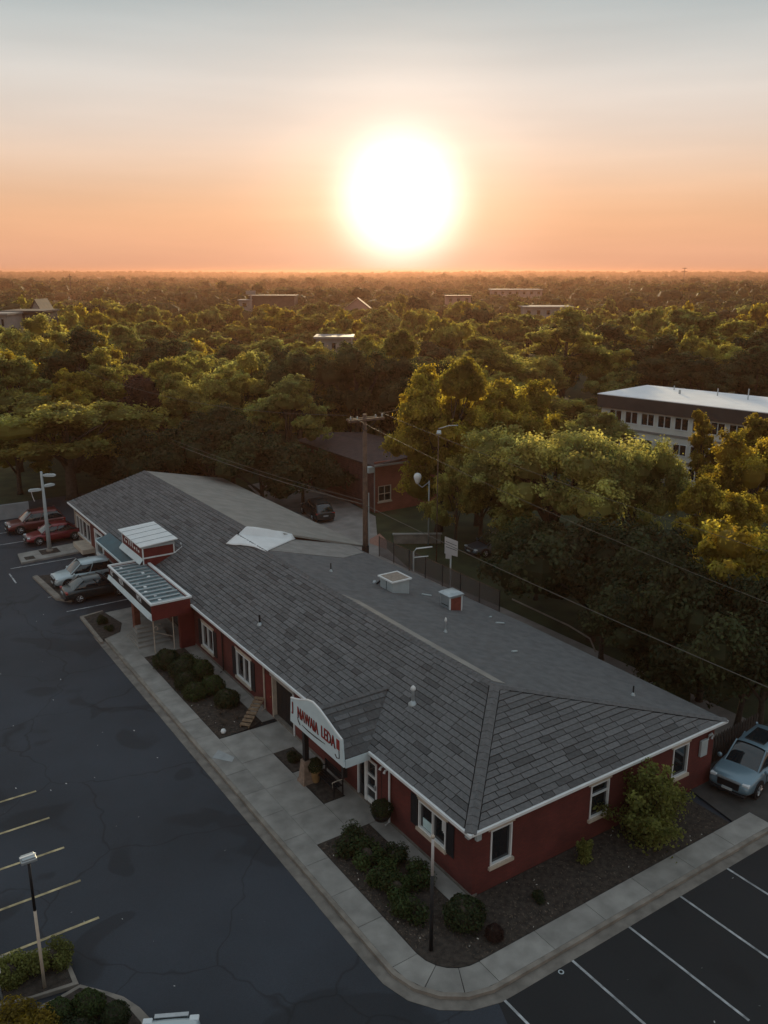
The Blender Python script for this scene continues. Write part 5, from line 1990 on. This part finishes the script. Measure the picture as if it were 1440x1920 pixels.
# screen fence along the alley
fe = empty('screen_fence', (18.1, 26, -.12), 0, 'see-through brown screen fence between the alley and the lawn', 'fence')
ys = np.linspace(-6.6, 7.4, 8)
for y in ys:
    MB().tube([(0.0, y, 0), (0, y, 1.62)], .035, 6).build('post', M_DKMETAL, fe)
for y0, y1 in zip(ys, ys[1:]):
    MB().box(-.012, .012, y0 + .03, y1 - .03, .08, 1.5).build('screen_panel', M_SCREEN, fe)
MB().tube([(0, ys[0], 1.55), (0, ys[-1], 1.55)], .03, 6).build('top_rail', M_POLEW, fe)
k = empty('rail_hoop', (14.9, 24.4, -.12), 0, 'bent white pipe handrail standing behind the back eave', 'handrail')
MB().tube([(0, 0, 0), (0, 0, 3.4), (.15, -.1, 3.62), (1.0, -.7, 3.75)], .045, 7).build('upper_rail', M_WHITE, k, True)
MB().tube([(0, 0, 3.0), (.8, -.55, 3.1)], .035, 7).build('lower_rail', M_WHITE, k, True)
gr = MB().tube([(19.0, 19.2, .75), (19.0, 14.2, .7), (18.9, 12.4, .55), (18.9, 11.9, -.1)], .05, 6).build('pipe_rail', M_CURB, label='low pale pipe rail running past the end of the screen fence', cat='rail')
lw = empty('garden_wall', (22.5, 34.5, -.15), rad(-32), 'low pale retaining wall stub beside the globe lamp', 'wall')
MB().box(-1.9, 1.9, -.15, .15, 0, .75).build('wall_body', M_CURB, lw, bevel=.03)
MB().box(-2.0, 2.0, -.2, .2, .752, .84).build('coping', M_CONC, lw, bevel=.02)
wl = empty('boundary_wall', (-5.0, 60.4, -.15), 0, 'plain grey boundary wall beyond the red cars at the left edge', 'wall')
for (x0, x1) in ((-9.5, .35), (.65, 3.2)):
    MB().box(x0, x1, -.12, .12, 0, 1.35).build('wall_panel', mat('wall_grey', (.26, .27, .28), .85, .12, 1.2), wl, bevel=.02)
MB().box(.37, .63, -.16, .16, 0, 1.5).build('wall_post', M_DKMETAL, wl)
# picket gate right of the building
pf = empty('picket_fence', (14.1, .75, -.06), rad(3), 'dark picket fence between the near back corner and the silver car', 'fence')
for i in range(17):
    x = .1 + i * .22
    k = MB()
    k.prism([(x - .07, -.02), (x + .07, -.02), (x + .07, .02), (x - .07, .02)], .05, 1.35)
    k.add([(x - .07, -.02, 1.351), (x + .07, -.02, 1.351), (x + .07, .02, 1.351), (x - .07, .02, 1.351), (x, 0, 1.47)], [(0, 1, 4), (1, 2, 4), (2, 3, 4), (3, 0, 4)])
    k.build('picket', mat('picket_dark', (.055, .045, .04), .85, .2, 4), pf)
for z in (.35, 1.15):
    MB().box(0, 3.8, .025, .07, z, z + .09).build('rail', mat('picket_dark', ()), pf)


# ------------------------------------------------------------------ small things by the facade
pal = empty('wooden_pallet', (-.55, 15.55, .0), 0, 'weathered slatted wooden pallet leaning at the end of the far bed', 'pallet')
A_, B_ = Vector((-1.15, -.55, .05)), Vector((.35, .75, .62))
d_ = (B_ - A_)
s_ = Vector((d_.y, -d_.x, 0)).normalized() * .26
for t in (-1, 1):
    MB().tube([A_ + s_ * t * .8, B_ + s_ * t * .8], .03, 4).build('runner', M_WOOD, pal)
for i in range(8):
    c = A_ + d_ * ((i + .5) / 8) + Vector((0, 0, .05))
    u_ = d_.normalized() * .085
    nrm_ = Vector((0, 0, .03))
    k = MB()
    k.add([c - u_ - s_, c + u_ - s_, c + u_ + s_, c - u_ + s_, c - u_ - s_ + nrm_, c + u_ - s_ + nrm_, c + u_ + s_ + nrm_, c - u_ + s_ + nrm_],
          [(3, 2, 1, 0), (4, 5, 6, 7), (0, 1, 5, 4), (1, 2, 6, 5), (2, 3, 7, 6), (3, 0, 4, 7)])
    k.build('slat', M_WOOD, pal)
# hanging basket on the downpipe
hb_ = empty('hanging_basket', (-.45, 5.0, .62), 0, 'round dark hanging basket plant in front of the white downpipe', 'basket')
MB().lathe([(.05, -.28), (.28, -.2), (.40, .02), (.38, .06)], 14).build('bowl', M_BLACK, hb_, True)
me_ = ball_mesh(.42, 1500, .07, .8)
bo = link('foliage', me_, hb_)
bo.material_slots[0].link = 'OBJECT'
bo.material_slots[0].material = L_BUSHD
MB().tube([(0, 0, .3), (0, 0, 1.9), (.4, 0, 2.0)], .012, 5).build('hanger', M_BLACK, hb_)
# bench and planter under the sign
be_ = empty('bench', (-.62, 8.5, .01), 0, 'black slatted bench with a pale rail under the entry sign', 'bench')
for i in range(4):
    MB().box(-.42 + i * .12, -.33 + i * .12, -.75, .75, .42, .455).build('seat_slat', M_BLACK, be_)
for i in range(3):
    MB().box(.07, .10, -.75, .75, .55 + i * .14, .65 + i * .14).build('back_slat', M_BLACK, be_)
for y in (-.7, .7):
    for x in (-.38, .05):
        MB().box(x, x + .05, y - .025, y + .025, 0, .42 if x < 0 else .95).build('leg', M_BLACK, be_)
    MB().tube([(-.40, y, 0.4), (-.42, y, .68), (-.2, y, .70), (.06, y, .68)], .022, 6).build('armrest', M_CREAM if y < 0 else M_BLACK, be_)
pt_ = empty('planter', (-1.05, 9.2, .01), 0, 'tan tapered planter with dark leaves beside the bench', 'planter')
MB().lathe([(.13, 0), (.16, .05), (.21, .5), (.23, .52), (.23, .58)], 14).build('pot', mat('pot_tan', (.33, .20, .09), .7, .15, 4), pt_, True)
bo = link('foliage', BALLS[0], pt_, (0, 0, .5), (0, 0, 0), (.55, .55, .75))
bo.material_slots[0].link = 'OBJECT'
bo.material_slots[0].material = L_BUSHD
wb_ = MB()
wb_.lathe([(.02, 0), (.10, .03), (.13, .12), (.10, .21), (.02, .24)], 14)
wb_ = wb_.build('bed_light', M_WHITE, smooth=True, label='small round white bed light at the walk end of the far bed', cat='light')
wb_.location = (-2.72, 15.1, .01)
rg_ = P(1052, 1823, ZL)
k = MB()
k.lathe([(.055, .0), (.095, .0), (.095, .01), (.055, .01), (.055, .0)], 18)
k = k.build('drain_ring', M_METAL, label='small white ring set in the dark side lot between two stall lines', cat='drain')
k.location = (rg_.x, rg_.y, ZL + .006)

# left foreground islands
isl1 = [P(px, py, -.02)[:2] for px, py in ((-60, 1800), (118, 1775), (135, 1815), (148, 1845), (60, 1872), (-60, 1900))]
MB().prism(isl1, -.2, .0).build('foreground_island', M_CURB, kind='structure', bevel=.02)
sheet('foreground_island_soil', [P(px, py, 0)[:2] for px, py in ((-60, 1806), (112, 1783), (126, 1815), (136, 1842), (56, 1868), (-60, 1893))], .006, M_MULCH)
arc_o = [P(px, py, 0)[:2] for px, py in ((40, 1900), (110, 1868), (150, 1845), (200, 1858), (232, 1868), (262, 1888), (285, 1912), (300, 1960), (40, 1985))]
MB().prism(arc_o, -.2, .0).build('foreground_bed', M_CURB, kind='structure', bevel=.02)
sheet('foreground_bed_soil', [P(px, py, 0)[:2] for px, py in ((46, 1906), (112, 1874), (150, 1852), (195, 1864), (222, 1876), (246, 1895), (264, 1916), (275, 1960), (46, 1980))], .006, M_MULCH)
FG = 'foreground hedge plants at the lower left'
for i, (px, py, R, lf, lab) in enumerate([
    (100, 1785, .50, L_FEA, 'yellow green hedge plant nearest the lot lamp pole'), (60, 1800, .50, L_FEA, 'yellow green hedge plant left of the lot lamp pole'),
    (18, 1812, .55, L_FEA, 'yellow green hedge plant at the left edge'),
    (110, 1888, .40, L_BUSH, 'low green plant at the left end of the foreground bed'), (165, 1878, .45, L_BUSH, 'low green plant in the middle of the foreground bed'),
    (215, 1895, .42, L_BUSHD, 'dark green plant near the curved kerb of the foreground bed'), (150, 1915, .5, L_BUSHD, 'dark green plant cut by the bottom edge'),
    (30, 1895, .55, L_RUST, 'rust coloured bush in the lower left corner'), (75, 1918, .5, L_RUST, 'rust coloured bush cut by the bottom edge'), (12, 1930, .6, L_RUST, 'rust coloured bush cut by the lower left corner')]):
    q = P(px, py, .45)
    e = bush(q.x, q.y, R, lab, lf, FG, 0.0)
pl_ = P(6, 1880, 0)
sp_ = empty('sign_post', (pl_.x, pl_.y, 0), 0, 'thin leaning pale post at the left edge of the foreground island', 'post')
MB().tube([(0, 0, -.05), (-.05, .1, .7), (-.18, .25, 1.5)], .03, 6).build('shaft', M_METAL, sp_, True)
MB().box(-.10, .06, .12, .16, .95, 1.12).build('tag', M_WHITE, sp_)


# ------------------------------------------------------------------ the other buildings
ho = empty('brick_house', (24.6, 44.0, -.15), 0, 'small brick house with a dark roof behind the utility pole', 'house')
hx, hy, hh = 7.6, 14.2, 4.5
SF = lambda a, b, d: Vector((a, -d, b))
LF_ = lambda a, b, d: Vector((-d, a, b))
wall('wall', SF, 0, hx, 0, hh, .25, [(.35, 1.75, 1.0, 2.45), (4.6, 6.0, 1.0, 2.45)], M_BRICK2, ho)
wall('wall', LF_, .25, hy, 0, hh, .25, [(9.0, 10.2, 1.2, 2.4), (5.0, 6.0, .0, 2.1)], mat('dark_siding', (.105, .040, .032), .85, .2, 2), ho)
MB().box(hx - .25, hx, 0.25, hy - .25, 0, hh).build('wall', M_BRICK2, ho)
MB().box(.25, hx, hy - .25, hy, 0, hh).build('wall', M_BRICK2, ho)
window(ho, SF, .35, 1.75, 1.0, 2.45, vb=(1.05,), hb=(1.7,), fm=M_CREAM, lintel=False)
window(ho, SF, 4.6, 6.0, 1.0, 2.45, vb=(5.3,), hb=(1.7,), fm=M_CREAM, lintel=False)
window(ho, LF_, 9.0, 10.2, 1.2, 2.4, vb=(9.6,), fm=M_WHITE, lintel=False)
MB().pbox(LF_, 5.05, 5.95, .02, 2.08, -.12, -.06).build('door', M_DKMETAL, ho)
for i in range(20):
    MB().pbox(LF_, .06, hy - .02, .10 + i * .21, .285 + i * .21, .004, .022).build('siding_board', mat('dark_siding', ()), ho) if i not in (5, 6, 7, 8, 9, 10) else [
        MB().pbox(LF_, a0, a1, .10 + i * .21, .285 + i * .21, .004, .022).build('siding_board', mat('dark_siding', ()), ho) for a0, a1 in ((.06, 4.95), (6.05, 8.9), (10.3, hy - .02))]
k = MB()
k.slab([(-.35, -.3, hh), (hx / 2, -.3, hh + .4), (hx / 2, hy + .3, hh + .4), (-.35, hy + .3, hh)][::-1], .12)
k.slab([(hx / 2, -.3, hh + .401), (hx + .35, -.3, hh), (hx + .35, hy + .3, hh), (hx / 2, hy + .3, hh + .401)][::-1], .12)
rf_ = k.build('roof', M_ROOFH, ho)
MB().box(.05, hx - .05, .02, .2, hh - .02, hh + .2).build('gable_infill', M_BRICK2, ho)
MB().box(-.3, hx + .3, -.42, -.31, hh - .14, hh + .03).build('fascia', M_FARW, rf_)
MB().tube([(-.12, -.12, hh - .1), (-.12, -.12, .1)], .06, 8).build('downpipe', M_FARW, ho)
MB().box(-.85, -.2, -.3, .25, hh - .65, hh - .1).build('service_box', M_GREY, ho, bevel=.03)
hc = empty('wall_heater', (24.2, 55.2, 1.0), 0, 'small white framed box fixed beside the dark wall of the brick house', 'box')
MB().box(-.8, -.05, -.6, .6, 0, .95).build('casing', M_GREY, hc, bevel=.03)
MB().box(-.83, -.801, -.35, .35, .2, .75).build('opening', M_DKMETAL, hc)

OA, OB = Vector((54.7, 45.1, 0)), Vector((57.8, 27.5, 0))
od = (OB - OA).normalized()
on_ = Vector((od.y, -od.x, 0))
if on_.dot(CAM - OA) < 0:
    on_ = -on_
of = empty('office_block', (OA.x, OA.y, -.15), 0, 'pale three storey office block with a dark roof band and white roof', 'building')
OP = plane((0, 0, 0), od, on_)
OL, OD_, OH = 30.0, 9.5, 8.5
rows_ = [(.7, 1.95), (3.05, 4.25), (5.65, 6.95)]
bays = [(1.0 + i * 1.9, 1.0 + i * 1.9 + 1.55) for i in range(15)]
M_OFF = mat('office_render', (.66, .63, .58), .8, .08, .6)
wall('wall', OP, 0, OL, 0, 7.1, .25, [(a0, a1, z0, z1) for (a0, a1) in bays for (z0, z1) in rows_], M_OFF, of)
SP = plane((0, 0, 0), -on_, -od)
wall('wall', SP, .25, OD_, 0, 7.1, .25, [(2 + i * 2.4, 3.6 + i * 2.4, z0, z1) for i in range(3) for (z0, z1) in rows_], M_OFF, of)
BP2 = plane(-on_ * OD_, od, -on_)
MB().pbox(BP2, .25, OL, 0, 7.1, -.25, 0).build('wall', M_OFF, of)
for (a0, a1) in bays:
    for (z0, z1) in rows_:
        k = MB()
        frame_bars(k, OP, a0, a1, z0, z1, .07, -.12, .05, ((a0 + a1) / 2,))
        w_ = k.build('window', M_WHITE, of)
        MB().pbox(OP, a0 + .03, a1 - .03, z0 + .03, z1 - .03, -.1, -.07).build('pane', M_GLASS, w_)
for i in range(3):
    for (z0, z1) in rows_:
        a0, a1 = 2 + i * 2.4, 3.6 + i * 2.4
        k = MB()
        frame_bars(k, SP, a0, a1, z0, z1, .07, -.12, .05, ((a0 + a1) / 2,))
        w_ = k.build('window', M_WHITE, of)
        MB().pbox(SP, a0 + .03, a1 - .03, z0 + .03, z1 - .03, -.1, -.07).build('pane', M_GLASS, w_)
k = MB()
for i in range(16):
    a = .8 + i * 1.9
    k.pbox(OP, a - .06, a + .06, 0.02, 7.08, .003, .16)
MB().pbox(OP, -.3, OL + .3, 7.11, 8.45, -OD_ - .3, .45).build('roof_band', mat('fascia_dark', (.045, .042, .042), .7, .15, 1), of)
MB().pbox(OP, -.35, OL + .35, 8.46, 8.54, -OD_ - .35, .5).build('roof', mat('roof_white', (.80, .80, .82), .6, .05, .4), of)
for (a, d) in ((6, -5.5), (9.5, -7), (13, -6.5), (17, -2.5), (4, -8), (21, -6)):
    MB().tube([OP(a, 8.5, d), OP(a, 8.5 + random.uniform(.4, 1.2), d)], random.choice((.06, .12)), 7).build('roof_vent', M_GREY if d < -3 else M_DKMETAL, of)
MB().pbox(OP, .0, OL, 4.9, 5.1, .003, .10).build('string_course', M_FARW, of)
MB().pbox(OP, .0, OL, 2.3, 2.5, .003, .10).build('string_course', M_FARW, of)
# pale yard left of the office
q = P(1118, 775, 0)
sheet('office_yard', [(q.x - 5, q.y - 4), (q.x + 6, q.y - 8), (q.x + 10, q.y + 8), (q.x - 2, q.y + 12)], -.12, mat('yard_pale', (.42, .38, .35), .8, .1, 1))


def far_house(px0, px1, py_top, rng, h, label, wm, rm, depth=8.0, gable=True, rise=.28, nwin=4, name='far_house', rows=1):
    """a house or hall at its own distance whose top shows at py_top"""
    q = PR((px0 + px1) / 2, py_top + 3, rng)
    w = (px1 - px0) / FPX * rng
    e = empty(name, (q.x, q.y, terrain_z(q.x, q.y)), 0, label, 'building')
    top = q.z - e.location.z
    pl2 = plane(-Vector(RT) * w / 2, RT, -FW)
    hw_ = top * (1 - rise) if gable else top
    hl = []
    if nwin:
        st = w / nwin
        for r_ in range(rows):
            z1 = hw_ - .6 - r_ * 3.0
            hl += [(st * i + st * .28, st * i + st * .72, z1 - 1.5, z1) for i in range(nwin)]
    wall('wall', pl2, 0, w, 0, hw_, .3, hl, wm, e)
    MB().pbox(pl2, .0, .3, 0, hw_, -depth, -.3).build('wall', wm, e)
    MB().pbox(pl2, w - .3, w, 0, hw_, -depth, -.3).build('wall', wm, e)
    MB().pbox(pl2, .3, w - .3, 0, hw_, -depth, -depth + .3).build('wall', wm, e)
    for (a0, a1, z0, z1) in hl:
        k = MB()
        frame_bars(k, pl2, a0, a1, z0, z1, .12, -.2, .05)
        w_ = k.build('window', M_FARW, e)
        MB().pbox(pl2, a0 + .05, a1 - .05, z0 + .05, z1 - .05, -.15, -.1).build('pane', M_GLASS, w_)
    k = MB()
    if gable:
        a, b_2, c2 = pl2(-.4, hw_, .4), pl2(w / 2, top, .4), pl2(w + .4, hw_, .4)
        a2, b2, c3 = pl2(-.4, hw_, -depth - .4), pl2(w / 2, top, -depth - .4), pl2(w + .4, hw_, -depth - .4)
        k.slab([a, b_2, b2, a2], .2)
        k.slab([b_2, c2, c3, b2], .2)
        k.build('roof', rm, e)
        g_ = MB()
        g_.add([pl2(0, hw_ + .002, -.02), pl2(w, hw_ + .002, -.02), pl2(w / 2, top - .25, -.02), pl2(0, hw_ + .002, -.25), pl2(w, hw_ + .002, -.25), pl2(w / 2, top - .25, -.25)], [(0, 1, 2), (5, 4, 3), (0, 2, 5, 3), (1, 4, 5, 2), (0, 3, 4, 1)])
        g_.build('gable', wm, e)
    else:
        k.pbox(pl2, -.4, w + .4, hw_ + .002, hw_ + .35, -depth - .4, .5)
        k.build('roof', rm, e)
    return e


M_FROOF = mat('far_roof_red', (.14, .05, .04), .85, .2, .6)
M_PINK = mat('far_wall_pink', (.42, .24, .20), .85, .1, .5)
far_house(925, 1015, 541, 455, 12, 'long pale hall with a curved white roof right of the sun', mat('hall_wall', (.35, .25, .22), .8, .1, .4), M_FARW, 16, False, nwin=7, name='hall')
far_house(985, 1072, 574, 262, 10, 'flat pale hall half hidden in the wood right of the sun', M_FARW, M_FARW, 10, False, nwin=5, name='hall')
far_house(640, 700, 556, 285, 12, 'pink gabled house in the wood just left of the sun', M_PINK, M_FROOF, 10, True, .34, 3)
far_house(838, 882, 553, 350, 12, 'low flat red roofed house in the wood under the sun', M_PINK, M_FROOF, 9, False, .3, 3)
far_house(468, 550, 553, 300, 12, 'dark flat barn standing over the wood left of the sun', M_FARD, M_FARD, 12, False, .3, 0, name='barn')
far_house(448, 468, 561, 298, 10, 'small white flat box building beside the dark barn', M_FARW, M_FARW, 6, False, nwin=1)
far_house(593, 658, 632, 152, 9, 'pale roofed shed showing between trees left of the sun', M_FARW, M_FARW, 6, False, nwin=3, name='shed')
far_house(8, 75, 583, 184, 10, 'dark house with white window frames near the left edge', M_FARD, M_FARD, 8, False, nwin=4, rows=2)
far_house(52, 78, 558, 240, 12, 'white gabled house above the dark house at the left edge', M_FARW, M_FARD, 8, True, .3, 2)
far_house(-20, 10, 588, 178, 9, 'white house cut by the left edge', M_FARW, M_FARW, 8, False, nwin=2)


def mast(px, py, rng, base_h, label, arms):
    q = PR(px, py, rng)
    e = empty('mast', (q.x, q.y, terrain_z(q.x, q.y)), 0, label, 'mast')
    h = q.z - e.location.z
    w = rng / FPX
    MB().tube([(0, 0, 0), (0, 0, h)], [w * 1.2, w * .5], 6).build('shaft', M_FARD, e)
    for (f, l) in arms:
        MB().tube([RT * -l * w + Vector((0, 0, h * f)), RT * l * w + Vector((0, 0, h * f))], w * .6, 5).build('arm', M_FARD, e)
    return e


mast(130, 513, 700, 20, 'thin radio mast on the skyline at the left', [(.9, 3)])
mast(1284, 502, 1500, 20, 'lattice mast on the skyline at the right', [(.97, 4), (.8, 5)])
q = PR(470, 546, 296)
sgp = empty('roadside_sign', (q.x, q.y, -.15), 0, 'tall white sign on a post beside the dark barn', 'sign')
MB().tube([(0, 0, 0), (0, 0, q.z - .2)], .3, 6).build('post', M_FARW, sgp)
PLS = plane((0, 0, 0), RT, -FW)
MB().pbox(PLS, -1.6, 1.6, q.z - .9, q.z + .3, -.2, .2).build('panel', M_FARW, sgp)

# ------------------------------------------------------------------ evening haze
hz = MB().box(-5300, 5300, -5300, 5300, -13, 28).build('haze', None, kind='stuff')
hz.data.materials.clear()
hm = bpy.data.materials.new('haze_air')
hm.use_nodes = True
hn = hm.node_tree
hn.nodes.clear()
ho_ = hn.nodes.new('ShaderNodeOutputMaterial')
pv = hn.nodes.new('ShaderNodeVolumePrincipled')
pv.inputs['Color'].default_value = (.42, .225, .155, 1)
pv.inputs['Density'].default_value = .00026
pv.inputs['Anisotropy'].default_value = .60
hn.links.new(pv.outputs[0], ho_.inputs['Volume'])
hz.data.materials.append(hm)
tag(hz, 'thin warm evening haze filling the air over the whole place', 'haze', None, 'stuff')
